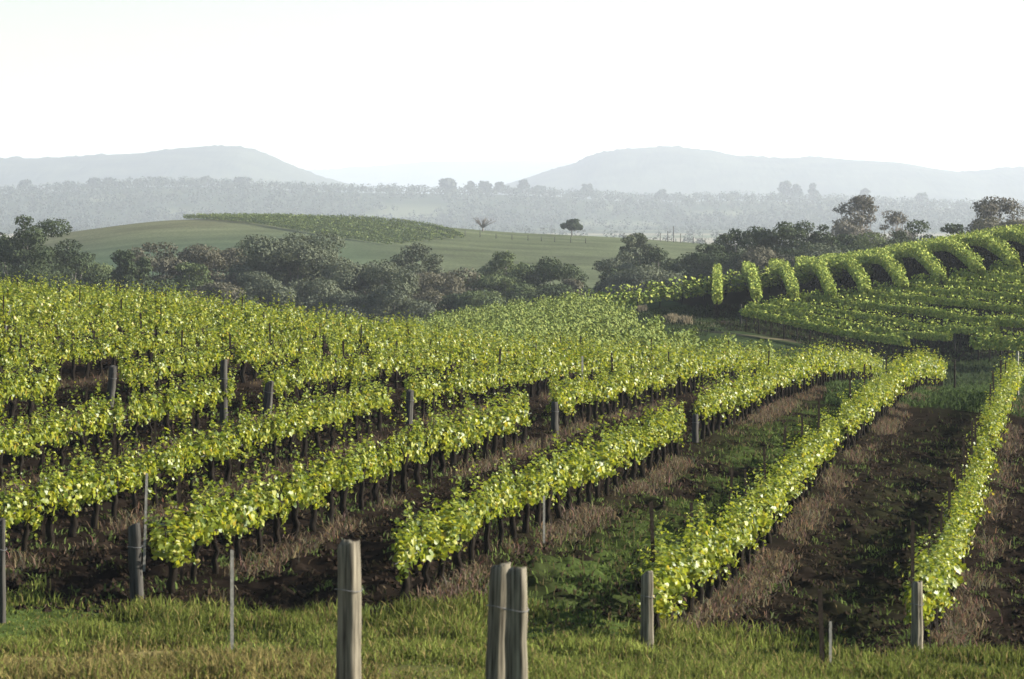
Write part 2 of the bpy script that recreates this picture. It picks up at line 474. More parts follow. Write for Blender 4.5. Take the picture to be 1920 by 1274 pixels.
def cover(X, Y):
    """base colour of the ground itself, in plan"""
    n1 = fbm(X * 0.35, Y * 0.35, 4, 51)[:, None]
    n2 = fbm(X * 1.7, Y * 1.7, 3, 61)[:, None]
    soil = np.array([.0100, .0074, .0056]) * (0.6 + 0.9 * n2)
    green = np.array([.046, .066, .018]) * (0.6 + 0.8 * n1)
    yell = np.array([.115, .096, .040]) * (0.6 + 0.8 * n1)
    brown = np.array([.034, .025, .017]) * (0.6 + 0.8 * n2)
    ph, i = row_phase(X, Y)
    inb = (sstep(39.0, 41.0, Y + 7.0 * (fbm(X * 0.5, Y * 0.5, 3, 191) - 0.5)) * (1 - sstep(118, 140, Y)))[:, None]
    head = green + (yell - green) * (sstep(36.8, 33.8, Y + 7 * (fbm(X * 0.45, Y * 0.45, 3, 181) - 0.5)) * (1 - sstep(-2.2, 0.5, X)))[:, None]
    strip = (np.exp(-((ph - 0.30) / 0.38) ** 2) * sstep(0.36, 0.58, fbm(X * 0.8, Y * 0.5, 3, 141)))[:, None]
    block = soil + (brown - soil) * strip * 0.8
    block = block + (green * 0.85 - block) * lane_green(X, Y)[:, None] * (1 - strip * 0.7)
    c = head + (block - head) * inb
    # the dip and the hillside
    dip = np.array([.026, .038, .016]) * (0.6 + 0.8 * n1)
    tan = np.array([.15, .125, .08]) * (0.75 + 0.5 * n2)
    hs = sstep(138, 150, Y)[:, None]
    d = dip
    td = np.full(X.shape, 1e9)
    near = (Y > 130) & (Y < 240)
    if near.any():
        dd = np.full(near.sum(), 1e9)
        for tr in TRACKS: dd = np.minimum(dd, seg_dist(X[near], Y[near], tr))
        td[near] = dd
    d = d + (tan - d) * (np.exp(-(td / 0.45) ** 2))[:, None] * 0.9
    for (tx, ty), r in zip(TUSSOCK, (0.5, 0.7, 0.6)):
        d = d + (tan - d) * np.exp(-(((X - tx) / r) ** 2 + ((Y - ty) / (r * 3)) ** 2))[:, None]
    # bare dark soil under the hillside rows
    fr = np.interp(X, *FRONT)
    hsoil = sstep(-1.0, 0.5, Y - fr) * (1 - sstep(300, 330, Y)) * (X > FRONT[0][0] - 1)
    md = np.interp(Y, *MIDEDGE)
    hsoil = np.maximum(hsoil, (X < md) * sstep(128, 140, Y) * (1 - sstep(300, 330, Y)))
    d = d + (soil * 1.1 - d) * hsoil[:, None] * 0.9
    c = c + (d - c) * hs
    # pasture hill
    past = np.array([.078, .091, .047]) * (0.72 + 0.5 * fbm(X * 0.03, Y * 0.06, 4, 71)[:, None])
    past = past * (0.45 + 1.1 * fbm(X * 0.07, Y * 0.16, 4, 81)[:, None])
    dry = np.array([.20, .165, .095])
    past = past + (dry - past) * (sstep(590, 690, Y) * sstep(-45, -75, X) * 0.22)[:, None]
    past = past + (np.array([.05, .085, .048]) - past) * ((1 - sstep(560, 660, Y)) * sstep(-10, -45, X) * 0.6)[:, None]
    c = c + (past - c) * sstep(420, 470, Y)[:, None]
    # plain with pale paddocks, and the wooded ridge
    fn = fbm(X / 420, Y / 150, 3, 91)[:, None]
    plain = np.array([.20, .18, .13]) * (0.7 + 0.7 * fn)
    plain = plain + (np.array([.09, .11, .06]) - plain) * sstep(0.50, 0.62, fn)
    c = c + (plain - c) * sstep(850, 1000, Y)[:, None]
    rn = fbm(X / 130, Y / 90, 3, 101)[:, None]
    rid = np.array([.042, .054, .033]) + (np.array([.10, .11, .065]) - np.array([.042, .054, .033])) * sstep(0.60, 0.68, rn)
    c = c + (rid - c) * sstep(2600, 2800, Y)[:, None]
    return c

_fa, _fb = hit(1392, 578, 1.5, 160, 205), hit(1700, 634, 1.5, 160, 205)
FRONT = ([_fa[0], _fb[0], 40], [_fa[1], _fb[1], _fb[1] - 2])
_me = sorted(hit(px, py, h, 145, 225)[::-1] for px, py, h in ((1443, 652, 1.7), (1376, 636, 1.8), (1303, 624, 1.8), (1240, 600, 1.8), (1188, 580, 1.7)))
MIDEDGE = ([y for y, x in _me], [x for y, x in _me])
def build_ground():
    ts = np.concatenate([np.linspace(-0.75, -0.26, 26)[:-1], np.linspace(-0.26, -0.2, 16)[:-1], np.linspace(-0.2, 0.2, 300), np.linspace(0.2, 0.26, 16)[1:], np.linspace(0.26, 0.75, 26)[1:]])
    ys = np.concatenate([np.linspace(-30, 24, 28)[:-1], np.exp(np.arange(math.log(24), math.log(34), 0.006)), np.exp(np.arange(math.log(34), math.log(80), 0.0026)),
                         np.exp(np.arange(math.log(80), math.log(260), 0.005)), np.exp(np.arange(math.log(260), math.log(900), 0.0045)), np.exp(np.arange(math.log(900), math.log(15000), 0.03)), [15000]])
    T, Yg = np.meshgrid(ts, ys)
    Xg = T * np.where(Yg > 24, Yg, 24 + (Yg - 24) * 0.2)
    X, Y = Xg.ravel(), Yg.ravel()
    Z = ground_z(X, Y)
    nx, ny = len(ts), len(ys)
    idx = np.arange(nx * ny).reshape(ny, nx)
    q = np.stack([idx[:-1, :-1], idx[:-1, 1:], idx[1:, 1:], idx[1:, :-1]], -1).reshape(-1, 4)
    me = mesh_np('ground', np.stack([X, Y, Z], 1), np.full(len(q), 4), q.ravel(), M_GROUND, True, cover(X, Y))
    tag(put('ground', me), kind='structure')
build_ground()

# ------------------------------------------------------------------ far hills
def build_hill(name, prof, Yd, depth, label_unused=None, nx=900, rough=3.0, seed=3):
    pxs = np.linspace(prof[0][0], prof[-1][0], nx)
    top = pchip([p for p, _ in prof], [q for _, q in prof], pxs)
    zt = (HZ - top) * Yd / F
    xs = at(pxs, Yd)
    crest = (fbm(xs / 14, xs * 0, 3, seed) - 0.5) * rough * 3.0 + (fbm(xs / 160, xs * 0, 3, seed + 9) - 0.5) * rough * 2
    js = np.linspace(-1, 1, 41)
    V = []
    for j in js:
        prof_j = np.clip(1 - np.abs(j) ** 1.6, 0, 1)
        yy = Yd + j * depth + 0 * xs
        zz = -30 + (zt + 30) * prof_j + (fbm(xs / 90, yy / 240, 4, seed + 20) - 0.5) * 9 * (1 - prof_j) * prof_j * 4 + (fbm(xs / 10, yy / 10, 2, seed + 5) - .5) * 2 * (np.abs(j) > 0.03)
        if abs(j) < 0.02: zz = zz + crest
        V.append(np.stack([xs, yy, zz], 1))
    V = np.concatenate(V)
    idx = np.arange(len(V)).reshape(len(js), nx)
    q = np.stack([idx[:-1, :-1], idx[:-1, 1:], idx[1:, 1:], idx[1:, :-1]], -1).reshape(-1, 4)
    tag(put(name, mesh_np(name, V, np.full(len(q), 4), q.ravel(), M_HILL, False)), kind='structure')
build_hill('hill', [(-900, 330), (-500, 318), (-200, 303), (0, 297), (100, 297), (190, 291), (270, 287), (340, 278), (400, 274), (460, 277), (500, 289), (550, 311), (590, 327), (640, 342), (720, 360), (800, 385)], 6300, 900, seed=3)
build_hill('hill', [(860, 370), (980, 336), (1040, 316), (1070, 308), (1120, 288), (1180, 279), (1250, 275), (1330, 283), (1390, 293), (1450, 297), (1520, 295), (1600, 300), (1680, 305), (1760, 318), (1800, 322), (1860, 317), (1920, 313), (2100, 306), (2400, 318), (2900, 345)], 6500, 900, seed=13)
build_hill('hill', [(300, 345), (500, 325), (590, 320), (700, 312), (820, 303), (950, 302), (1050, 304), (1150, 312), (1300, 330)], 11500, 1500, seed=23, rough=4)

# ------------------------------------------------------------------ grape vines
def vine_cloud(rng, n_shoot, per, leaf, spread=0.52, low=0.62, top=1.0):
    """leaf positions, facings and sizes on the shoots of one vine standing at the origin, its row along local Y"""
    P, N, Z = [], [], []
    for k in range(n_shoot):
        y0 = rng.uniform(-spread, spread)
        b = np.array([rng.normal(0, 0.06), y0, low + rng.uniform(-0.02, 0.14)])
        if rng.random() < 0.22:
            d = np.array([rng.normal(0, 0.8), rng.normal(0, 0.5), rng.uniform(-0.9, 0.0)]); L = rng.uniform(0.18, 0.48)
        else:
            d = np.array([rng.normal(0, 0.36), rng.normal(0, 0.30), 1.0]); L = (rng.uniform(0.28, 0.72) if rng.random() < 0.85 else rng.uniform(0.75, 1.0)) * top
        d = d / np.linalg.norm(d)
        t = np.sort(rng.uniform(0.0, 1.0, per))
        p = b + d * (t * L)[:, None] + rng.normal(0, 0.055, (per, 3)) * (1.15 - 0.6 * t)[:, None]
        n = unit(rng.normal(0, 0.60, (per, 3)) + np.array([0, 0, 0.50]) + 0.9 * unit(p - np.array([0, y0, low + 0.2])))
        P.append(p); N.append(n); Z.append(leaf * (1.1 - 0.55 * t) * rng.uniform(0.75, 1.25, per))
    return np.concatenate(P), np.concatenate(N), np.concatenate(Z)

def vine_foliage(seed, n_shoot=15, per=29, leaf=0.088, **kw):
    rng = np.random.default_rng(seed)
    P, N, Z = vine_cloud(rng, n_shoot, per, leaf, **kw)
    return mesh_np('foliage', *leaves(P, N, Z, rng), M_VINE)

def vine_trunk(seed):
    random.seed(seed)
    m = MB()
    lean = random.uniform(-0.10, 0.10)
    pts = [(0, 0, -0.15)]
    h = random.uniform(0.60, 0.74)
    for k in range(1, 7):
        t = k / 6
        pts.append((random.uniform(-.03, .03), lean * t + 0.05 * math.sin(t * 5 + seed), h * t))
    r = random.uniform(0.042, 0.066)
    m.tube(pts, [r * 1.35, r * 1.15, r, r * 0.92, r * 0.95, r * 1.1, r * 1.25], 8, 0.22)
    for s in (-1, 1):                       # the two short arms
        L = random.uniform(0.25, 0.45)
        e = pts[-1]
        m.tube([(e[0], e[1], e[2] - 0.04), (e[0] + random.uniform(-.04, .04), e[1] + s * L * 0.5, e[2] + random.uniform(0.02, 0.08)), (e[0] + random.uniform(-.05, .05), e[1] + s * L, e[2] + random.uniform(0.0, 0.10))],
               [r * 0.8, r * 0.55, r * 0.35], 6, 0.2)
        for q in range(3):
            yy = e[1] + s * L * random.uniform(0.1, 1.0)
            m.tube([(e[0], yy, e[2] + 0.02), (e[0] + random.uniform(-.06, .06), yy + random.uniform(-.05, .05), e[2] + random.uniform(0.15, 0.30))], [r * 0.25, r * 0.12], 5)
    return m.mesh('trunk', M_BARKDARK)

FOL = [vine_foliage(100 + k, n_shoot=16 + k % 5) for k in range(12)]
TRK = [vine_trunk(200 + k) for k in range(9)]
ROW_RZ = -math.atan(TAN)

ORD = ['first', 'second', 'third', 'fourth', 'fifth', 'sixth', 'seventh', 'eighth', 'ninth', 'tenth', 'eleventh', 'twelfth', 'thirteenth', 'fourteenth', 'fifteenth', 'sixteenth', 'seventeenth', 'eighteenth', 'nineteenth', 'twentieth']
def ordinal(n):
    if n <= 20: return ORD[n - 1]
    return {2: 'twenty', 3: 'thirty', 4: 'forty'}[n // 10] + '-' + ORD[n % 10 - 1] if n % 10 else {30: 'thirtieth', 40: 'fortieth'}[n]
ROWNAME = {0: 'the rightmost row', 1: 'the second row from the right', 2: 'the third row from the right', 3: 'the fourth row from the right', 4: 'the fifth row from the right', 5: 'the sixth row from the right',
           6: 'the seventh row from the right', 7: 'the eighth row from the right', 8: 'the ninth row from the right', 9: 'the tenth row from the right'}

spots = []                                  # every vine of the near block that can be seen, or that shades what can be seen
rv = random.Random(5)
for i in range(-2, 14):
    Y = YS(max(i, 0)) + 0.25
    seen = {0: 0, 1: 0}
    while Y < YE(i):
        X = row_u(i) + TAN * Y
        px = 960 + F * X / Y
        if GAP[0] < Y < GAP[1]:
            Y += 0.3
            continue
        if px > -45:
            seg = 0 if Y < GAP[0] else 1
            seen[seg] += 1
            miss = rv.random() < 0.025
            if not miss:
                spots.append((Y, X, i, seg, seen[seg], px))
        Y += 1.12 * rv.uniform(0.92, 1.08)
spots.sort()
singles = [s for s in spots if s[5] < 1960 and s[2] >= 0][:300]
rest = [s for s in spots if s not in set(singles)]

vp = []
Xs = np.array([s[1] for s in singles]); Ys = np.array([s[0] for s in singles])
Zs = ground_z(Xs, Ys)
counts = {}
for (Y, X, i, seg, _n, px), z in zip(singles, Zs):
    k = counts[(i, seg)] = counts.get((i, seg), 0) + 1
    where = ('from the near end of ' if seg == 0 else 'past the gap in ') + ROWNAME[i]
    if seg == 0 and i >= 4: where = 'in view, before the gap, of ' + ROWNAME[i]
    if seg == 1 and i >= 7: where = 'in view past the gap of ' + ROWNAME[i]
    look = ('leafy' if rv.random() < 0.5 else 'bright green')
    o = thing('grapevine', f'{look} grapevine, {ordinal(k)} {where}', 'grapevine', (X, Y, z), ROW_RZ + rv.choice((0, math.pi)), 'grapevines of the near block')
    s = rv.uniform(0.78, 1.12)
    tr = put('trunk', rv.choice(TRK), o, scale=(1, 1, rv.uniform(0.92, 1.1)), rot=(0, rv.uniform(-.06, .06), 0))
    fo = put('foliage', rv.choice(FOL), o, scale=(s * rv.uniform(0.85, 1.1), s, rv.uniform(0.92, 1.08)))

# the farther and the shading vines, too many to tell apart: one mass
def rest_vines():
    V, SZ, LP, n = [], [], [], 0
    cl = [vine_cloud(np.random.default_rng(300 + k), 16, 18, 0.112, top=1.12) for k in range(14)]
    Xs = np.array([s[1] for s in rest]); Ys = np.array([s[0] for s in rest]); Zs = ground_z(Xs, Ys)
    cr, sr = math.cos(ROW_RZ), math.sin(ROW_RZ)
    tb = MB()
    for (Y, X, i, seg, _n, px), z in zip(rest, Zs):
        P, N, S_ = cl[rv.randrange(14)]
        f = rv.choice((-1, 1))
        sc = rv.uniform(0.9, 1.16)
        Q = np.stack([P[:, 0] * f * sc, P[:, 1] * f * sc, P[:, 2] * rv.uniform(0.92, 1.12)], 1)
        M_ = np.stack([N[:, 0] * f, N[:, 1] * f, N[:, 2]], 1)
        rot = lambda A: np.stack([A[:, 0] * cr - A[:, 1] * sr, A[:, 0] * sr + A[:, 1] * cr, A[:, 2]], 1)
        v, sz, lp = leaves(rot(Q) + [X, Y, z], rot(M_), S_, RNG)
        V.append(v); SZ.append(sz); LP.append(lp + n); n += len(v)
        tb.tube([(X, Y, z - 0.1), (X + rv.uniform(-.04, .04), Y + rv.uniform(-.05, .05), z + 0.35), (X + rv.uniform(-.05, .05), Y, z + 0.72)], [0.06, 0.048, 0.055], 6)
    me = mesh_np('vine_rows', np.concatenate(V), np.concatenate(SZ), np.concatenate(LP), M_VINE)
    o = tag(put('grapevine_foliage', me), 'yellow green grapevines massed on the crest of the near block', 'grapevines', kind='stuff')
    tag(put('trunks', tb.mesh('trunks', M_BARKDARK), o), kind='stuff')
rest_vines()

# ------------------------------------------------------------------ posts and stakes
def post_mesh(h, r, mat, seed, taper=0.9, square=False):
    random.seed(seed)
    m = MB()
    n = 22
    pts = [(0, 0, -0.3)] + [(random.uniform(-.006, .006), random.uniform(-.006, .006), h * k / 6) for k in range(7)]
    rad = [r * 1.08] + [r * (1.03 - (1.03 - taper) * k / 6) for k in range(7)]
    pts.append((0.004, 0, h + 0.012)); rad.append(r * taper * 0.8)
    m.tube(pts, rad, n, 0.0)
    V = m.v[0]
    gro = [1 + random.uniform(-0.13, 0.05) - (0.16 if random.random() < 0.2 else 0) for _ in range(n)]
    for k in range(len(pts)):
        for j in range(n):
            g = gro[j] + random.uniform(-.02, .02)
            V[k * n + j, :2] *= g
            if k >= len(pts) - 2: V[k * n + j, 2] += 0.35 * V[k * n + j, 0] + random.uniform(-.006, .006)
    return m.mesh('post_shaft', mat)

def post(px, ytop, ybase, Y, wpx, label, mat=M_POST, lean=(0, 0), seed=1, name='vineyard_post', cat='post', collar=True):
    X = at(px, Y)
    z = gz(X, Y)
    h = (HZ - ytop) * Y / F - z
    o = thing(name, label, cat, (X, Y, z), rnd.uniform(0, 3), 'wooden posts of the vineyard')
    r = wpx * Y / F / 2
    ob = put('shaft', post_mesh(h, r, mat, seed), o)
    o.rotation_euler = (lean[0], lean[1], 0)
    if collar:                              # wire twisted round the post
        m = MB()
        hh = h * 0.72
        ring = [(math.cos(a) * (r * 1.02 + 0.004), math.sin(a) * (r * 1.02 + 0.004), hh + 0.012 * math.sin(a * 2)) for a in np.linspace(0, 2 * math.pi, 17)]
        m.tube(ring, 0.004, 5)
        put('wire_tie', m.mesh('wire_tie', M_WIRE), o)
    return o
rnd = random.Random(3)

post(1214, 1076, 1225, 39.1, 26, 'pale-edged round end post of the second row from the right, vine at its top', seed=1)
post(1719, 1093, 1238, 39.0, 24, 'slim pale-edged end post of the rightmost row', seed=2)
post(258, 985, 1145, 40.9, 27, 'dark stout end post left of the first crooked vine trunk', M_POSTGREY, (0, -0.05), 3)
post(654, 1020, 1280, 27.5, 50, 'thick weathered strainer post with a broad sunlit right side', seed=4)
post(968, 1069, 1330, 26.5, 44, 'straight front post of the split pair, with a bright right edge', seed=5)
post(929, 1061, 1330, 26.9, 44, 'slanting rear post of the split pair, mostly in shade', seed=6, lean=(0, 0.03))
post(2, 976, 1180, 38.5, 20, 'grey post cut off by the edge left of all others', M_POSTGREY, seed=7)
# posts along the cross break in the rows
post(205, 688, 760, 71.5, 16, 'weathered leaning post at the break of the seventh row', M_POSTGREY, (0, 0.10), 8)
post(420, 676, 795, 68.6, 15, 'tall grey post standing above the vines before the break of the sixth row', M_POSTGREY, seed=9)
post(500, 718, 780, 71.8, 17, 'short dark post leaning past the break of the sixth row', M_POSTGREY, (0, 0.09), 10)
post(765, 733, 792, 71.8, 16, 'stubby dark post at the break of the fifth row', M_POSTGREY, (0, 0.07), 11)
post(1040, 755, 812, 71.8, 14, 'stubby grey post at the break of the fourth row', M_POSTGREY, seed=12)
post(1304, 778, 832, 71.8, 13, 'thin grey post at the break of the third row', M_POSTGREY, seed=13)
post(1620, 673, 730, 134, 10, 'upright brown post closing the far end of the third row', M_POSTGREY, seed=14)
post(1908, 660, 700, 108, 5, 'thin pale post beyond the far end of the rightmost row', M_PALESTAKE, seed=15, collar=False)
post(1790, 675, 715, 122, 4, 'thin dark post beyond the far end of the second row', M_STEEL, seed=16, collar=False)

def stake(px, ytop, Y, label, mat, rw=0.018, lean=(0, 0), hmin=None):
    X = at(px, Y)
    z = gz(X, Y)
    h = (HZ - ytop) * Y / F - z
    if hmin: h = max(h, hmin)
    o = thing('vineyard_stake', label, 'stake', (X, Y, z), 0, 'stakes of the vineyard')
    o.rotation_euler = (lean[0], lean[1], 0.3)
    m = MB()
    m.add([(-rw, -.004, -.2), (rw, -.004, -.2), (rw, .004, -.2), (-rw, .004, -.2), (-rw, -.004, h), (rw, -.004, h), (rw, .004, h), (-rw, .004, h)],
          [4] * 6, [0, 3, 2, 1, 4, 5, 6, 7, 0, 1, 5, 4, 1, 2, 6, 5, 2, 3, 7, 6, 3, 0, 4, 7])
    m.add([(-.004, .004, -.2), (.004, .004, -.2), (.004, rw * 1.6, -.2), (-.004, rw * 1.6, -.2), (-.004, .004, h), (.004, .004, h), (.004, rw * 1.6, h), (-.004, rw * 1.6, h)],
          [4] * 6, [0, 3, 2, 1, 4, 5, 6, 7, 0, 1, 5, 4, 1, 2, 6, 5, 2, 3, 7, 6, 3, 0, 4, 7])
    put('shaft', m.mesh('shaft', mat, False), o)
    return o

stake(435, 1032, 36.2, 'thin pale stake standing in the grass between the two stout posts', M_PALESTAKE, 0.022)
stake(1543, 1106, 35.0, 'dark iron stake in the grass at the bottom edge', M_STEEL, 0.03, (0, -0.04))
stake(1557, 1166, 35.2, 'short pale stake just right of the dark iron one', M_PALESTAKE, 0.018)
stake(270, 888, 44.0, 'pale sunlit stake above the stout dark end post', M_PALESTAKE, 0.02, (0, 0.03))
stake(1020, 930, 48.6, 'pale sunlit stake hanging under the leaves of the third row', M_PALESTAKE, 0.02)
stake(1092, 668, 91.0, 'tall white stake among the far vines of the fourth row', M_PALESTAKE, 0.03)
stake(4, 570, 96.0, 'pale leaning stake on the crest at the picture edge', M_PALESTAKE, 0.045, (0, 0.25))
# steel droppers that stand in the rows every four vines
for i in range(0, 13):
    Y = max(YS(i), 0) + 1.2
    n = 0
    while Y < min(YE(i), 124):
        u = row_u(i) - 0.16
        X = u + TAN * Y
        px = 960 + F * X / Y
        if -10 < px < 1925 and not (GAP[0] < Y < GAP[1]):
            n += 1
            z = gz(X, Y)
            h = rnd.uniform(1.55, 1.9) if i < 2 else rnd.uniform(1.2, 1.75)
            row = ROWNAME.get(i, ordinal(i + 1) + ' row from the right')
            row = row if row.startswith('the') else 'the ' + row
            o = stake(px, HZ - (z + h) * F / Y, Y, f'dark iron stake among the leaves, {ordinal(n)} in view along {row}', M_STEEL, rnd.uniform(.02, .03), (0, rnd.uniform(-.05, .05)))
            o.name = 'iron_stake'
        Y += 3.6 * rnd.uniform(0.75, 1.3) if Y < GAP[0] else 5.2 * rnd.uniform(0.7, 1.4)

# wires from post to post along the nearest rows
for i in range(0, 6):
    y0, y1 = YS(i) - 0.4, GAP[0]
    ys = np.linspace(max(y0, 41 if i > 3 else y0), y1, 16)
    xs = row_u(i) + TAN * ys
    zz = -base_depth(xs, ys) + 0.78
    m = MB()
    m.tube(np.stack([xs, ys, zz], 1) - [xs[0], ys[0], zz[0]], 0.005, 4)
    o = put('trellis_wire', m.mesh('trellis_wire', M_WIRE), loc=(xs[0], ys[0], zz[0]))
    tag(o, f'grey trellis wire strung along the vine heads of {ROWNAME[i]}', 'wire', 'trellis wires')

# ------------------------------------------------------------------ vine rows on the hillside
def hedge(name, pts, label, group, h=1.8, low=0.55, wid=0.45, leaf=0.22, dens=95, mat=M_HILLVINE, trunks=1.5, wood=False, seed=0, cat='vine row'):  # wood: adds a dark layer below the canopy, standing in for shade
    rng = np.random.default_rng(900 + seed)
    pts = np.asarray(pts, float)
    sl = np.hypot(*np.diff(pts, axis=0).T)
    L = sl.sum()
    cum = np.concatenate([[0], np.cumsum(sl)])
    n = int(L * dens)
    s = rng.uniform(0, L, n)
    x = np.interp(s, cum, pts[:, 0]); y = np.interp(s, cum, pts[:, 1])
    k = np.clip(np.searchsorted(cum, s) - 1, 0, len(sl) - 1)
    d = unit(np.diff(pts, axis=0))[k]
    nrm = np.stack([-d[:, 1], d[:, 0]], 1)
    puff = 0.80 + 0.40 * noise2(s / 0.55, s * 0 + seed, 7)       # each vine bulges a little
    tt = rng.uniform(0, 1, n) ** 0.8
    hh = low + (h - low) * tt * (0.82 + 0.30 * noise2(s / 0.5, s * 0 + seed, 17))
    wmax = wid * puff * np.sqrt(np.clip(1 - (2 * tt - 1) ** 4, 0.05, 1))
    o = rng.uniform(-1, 1, n)
    o = np.sign(o) * np.abs(o) ** 0.55 * wmax
    # a few upright shoots on top
    sh = rng.random(n) < 0.10
    hh = np.where(sh, h * rng.uniform(0.95, 1.20, n) * (0.9 + 0.2 * noise2(s / 0.3, s * 0 + seed, 27)), hh)
    wmax = wmax * rng.uniform(0.75, 1.3, n)
    x0, y0 = pts[0]
    z0 = gz(x0, y0)
    P = np.stack([x + nrm[:, 0] * o - x0, y + nrm[:, 1] * o - y0, ground_z(x, y) + hh - z0], 1)
    N = unit(rng.normal(0, 0.5, (n, 3)) + np.stack([nrm[:, 0] * o / wid, nrm[:, 1] * o / wid, np.maximum(tt - 0.35, 0) * 2.2], 1))
    t = thing(name, label, cat, (x0, y0, z0), 0, group)
    put('foliage', mesh_np('foliage', *cards(P, N, leaf * rng.uniform(0.7, 1.3, n), rng), mat), t)
    if wood:                                # dark woody cards added under the leaves to block sun and deepen the shade
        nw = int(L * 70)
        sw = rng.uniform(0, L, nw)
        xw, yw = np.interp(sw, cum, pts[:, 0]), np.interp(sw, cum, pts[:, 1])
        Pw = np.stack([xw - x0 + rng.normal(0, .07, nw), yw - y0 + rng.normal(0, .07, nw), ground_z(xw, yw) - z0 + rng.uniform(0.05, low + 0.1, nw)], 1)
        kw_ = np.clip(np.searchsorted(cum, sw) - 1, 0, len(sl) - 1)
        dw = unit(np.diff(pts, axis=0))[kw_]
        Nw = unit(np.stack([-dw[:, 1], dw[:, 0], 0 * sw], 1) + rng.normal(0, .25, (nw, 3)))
        put('shade_wood', mesh_np('shade_wood', *cards(Pw, Nw, 0.26 * rng.uniform(0.7, 1.3, nw), rng), M_BARKDARK), t)
    if trunks:
        for q in np.arange(0.4, L, trunks)[:100]:
            X, Y_ = float(np.interp(q, cum, pts[:, 0])), float(np.interp(q, cum, pts[:, 1]))
            put('trunk', STEM, t, loc=(X - x0, Y_ - y0, gz(X, Y_) - z0))
    return t
_m = MB(); _m.tube([(0, 0, -0.15), (0.03, 0.02, 0.4), (0, -0.02, 0.9)], [0.06, 0.05, 0.045], 6)
STEM = _m.mesh('trunk', M_BARKDARK)

# tall hedge-like rows that come over the crest towards the camera
HT = (1345 - 960) / F
ends = [(1345, 201), (1419, 200), (1490, 200), (1560, 200), (1627, 199), (1696, 199), (1766, 199), (1838, 199), (1905, 199), (1978, 198), (2052, 198)]
nth = ['first', 'second', 'third', 'fourth', 'fifth', 'sixth', 'seventh', 'eighth', 'ninth', 'tenth', 'eleventh']
for k, (px, Y) in enumerate(ends):
    X = at(px, Y)
    p = [(X + HT * (yy - Y), yy) for yy in np.linspace(Y, 284, 14)]
    hedge('vine_row', p, f'tall clipped vine row over the crest, {nth[k]} from the grass track', 'tall vine rows over the crest', 2.05, 1.0 if k == 0 else 1.35, 0.34, 0.17, 260, trunks=1.6, wood=True, seed=k)
# the row that runs along the crest behind their ends
p = [(at(px, 228 + (px - 1120) * 0.019), 228 + (px - 1120) * 0.019) for px in range(1060, 2060, 50)]
hedge('vine_row', p, 'long vine row running sideways along the crest behind the tall rows', 'vine rows along the crest', 1.8, 0.5, 0.45, 0.24, 150, trunks=2.0, seed=40)

# the lower green block: rows sloping down to the right, each starting farther right than the one below it
starts = [(1392, 578), (1408, 567), (1448, 560), (1505, 551), (1575, 544), (1640, 533), (1710, 524), (1785, 510), (1862, 497)]
stops = [(1700, 634), (1782, 624), (1868, 612), (1990, 605), (1990, 584), (1990, 563), (1990, 543), (1990, 525), (1990, 508)]
for k, (a, b) in enumerate(zip(starts, stops)):
    A = hit(a[0], a[1] , 1.5, 160, 205); B = hit(b[0], b[1], 1.5, 160, 205)
    p = [(A[0] + (B[0] - A[0]) * t, A[1] + (B[1] - A[1]) * t) for t in np.linspace(0, 1, 10)]
    hedge('vine_row', p, f'low green vine row sloping down to the right, {nth[k]} above the track', 'low vine rows above the track', 1.48, 1.0, 0.28, 0.16, 260, trunks=1.4, seed=50 + k)
A, B = hit(1828, 630, 1.5, 160, 205), hit(1990, 640, 1.5, 160, 205)
hedge('vine_row', [A, B], 'short piece of green vine row right of the gap above the track', 'low vine rows above the track', 1.5, 0.72, 0.42, 0.20, 190, trunks=1.4, seed=70)
post(1389, 572, 602, 192.5, 5, 'thin post at the upper end of the lowest green row', M_POSTGREY, seed=21, collar=False)
post(1713, 634, 668, 176, 4, 'thin post at the lower end of the lowest green row', M_POSTGREY, seed=22, collar=False)
post(1790, 626, 655, 177, 4, 'thin post at the lower end of the second green row', M_POSTGREY, seed=23, collar=False)

# the slope in the middle: rows seen almost end on, their ends along the track
mid = [(1443, 652, 1.7), (1376, 636, 1.8), (1303, 624, 1.8), (1240, 600, 1.8), (1188, 580, 1.7)]
mid_ends = []
uu = None
for k, (px, py, hh) in enumerate(mid):
    mid_ends.append(hit(px, py, hh, 145, 225))
for k in range(20):
    if k < 5:
        X, Y = mid_ends[k]
    else:
        Y = min(mid_ends[4][1] + 9.0 * (k - 4), 237)
        X = mid_ends[4][0] - TAN * mid_ends[4][1] - 2.2 * (k - 4) + TAN * Y
    y0 = max(134.0, Y - 95)
    p = [(X - TAN * (Y - yy), yy) for yy in np.linspace(Y, y0, 14)]
    hedge('vine_row', p, f'green vine row on the middle slope, {nth[k] if k < 11 else ordinal(k + 1)} from the near end of the track', 'vine rows on the middle slope', 1.7, 0.75, 0.27, 0.16, 200, mat=M_MIDVINE, trunks=3, seed=80 + k)

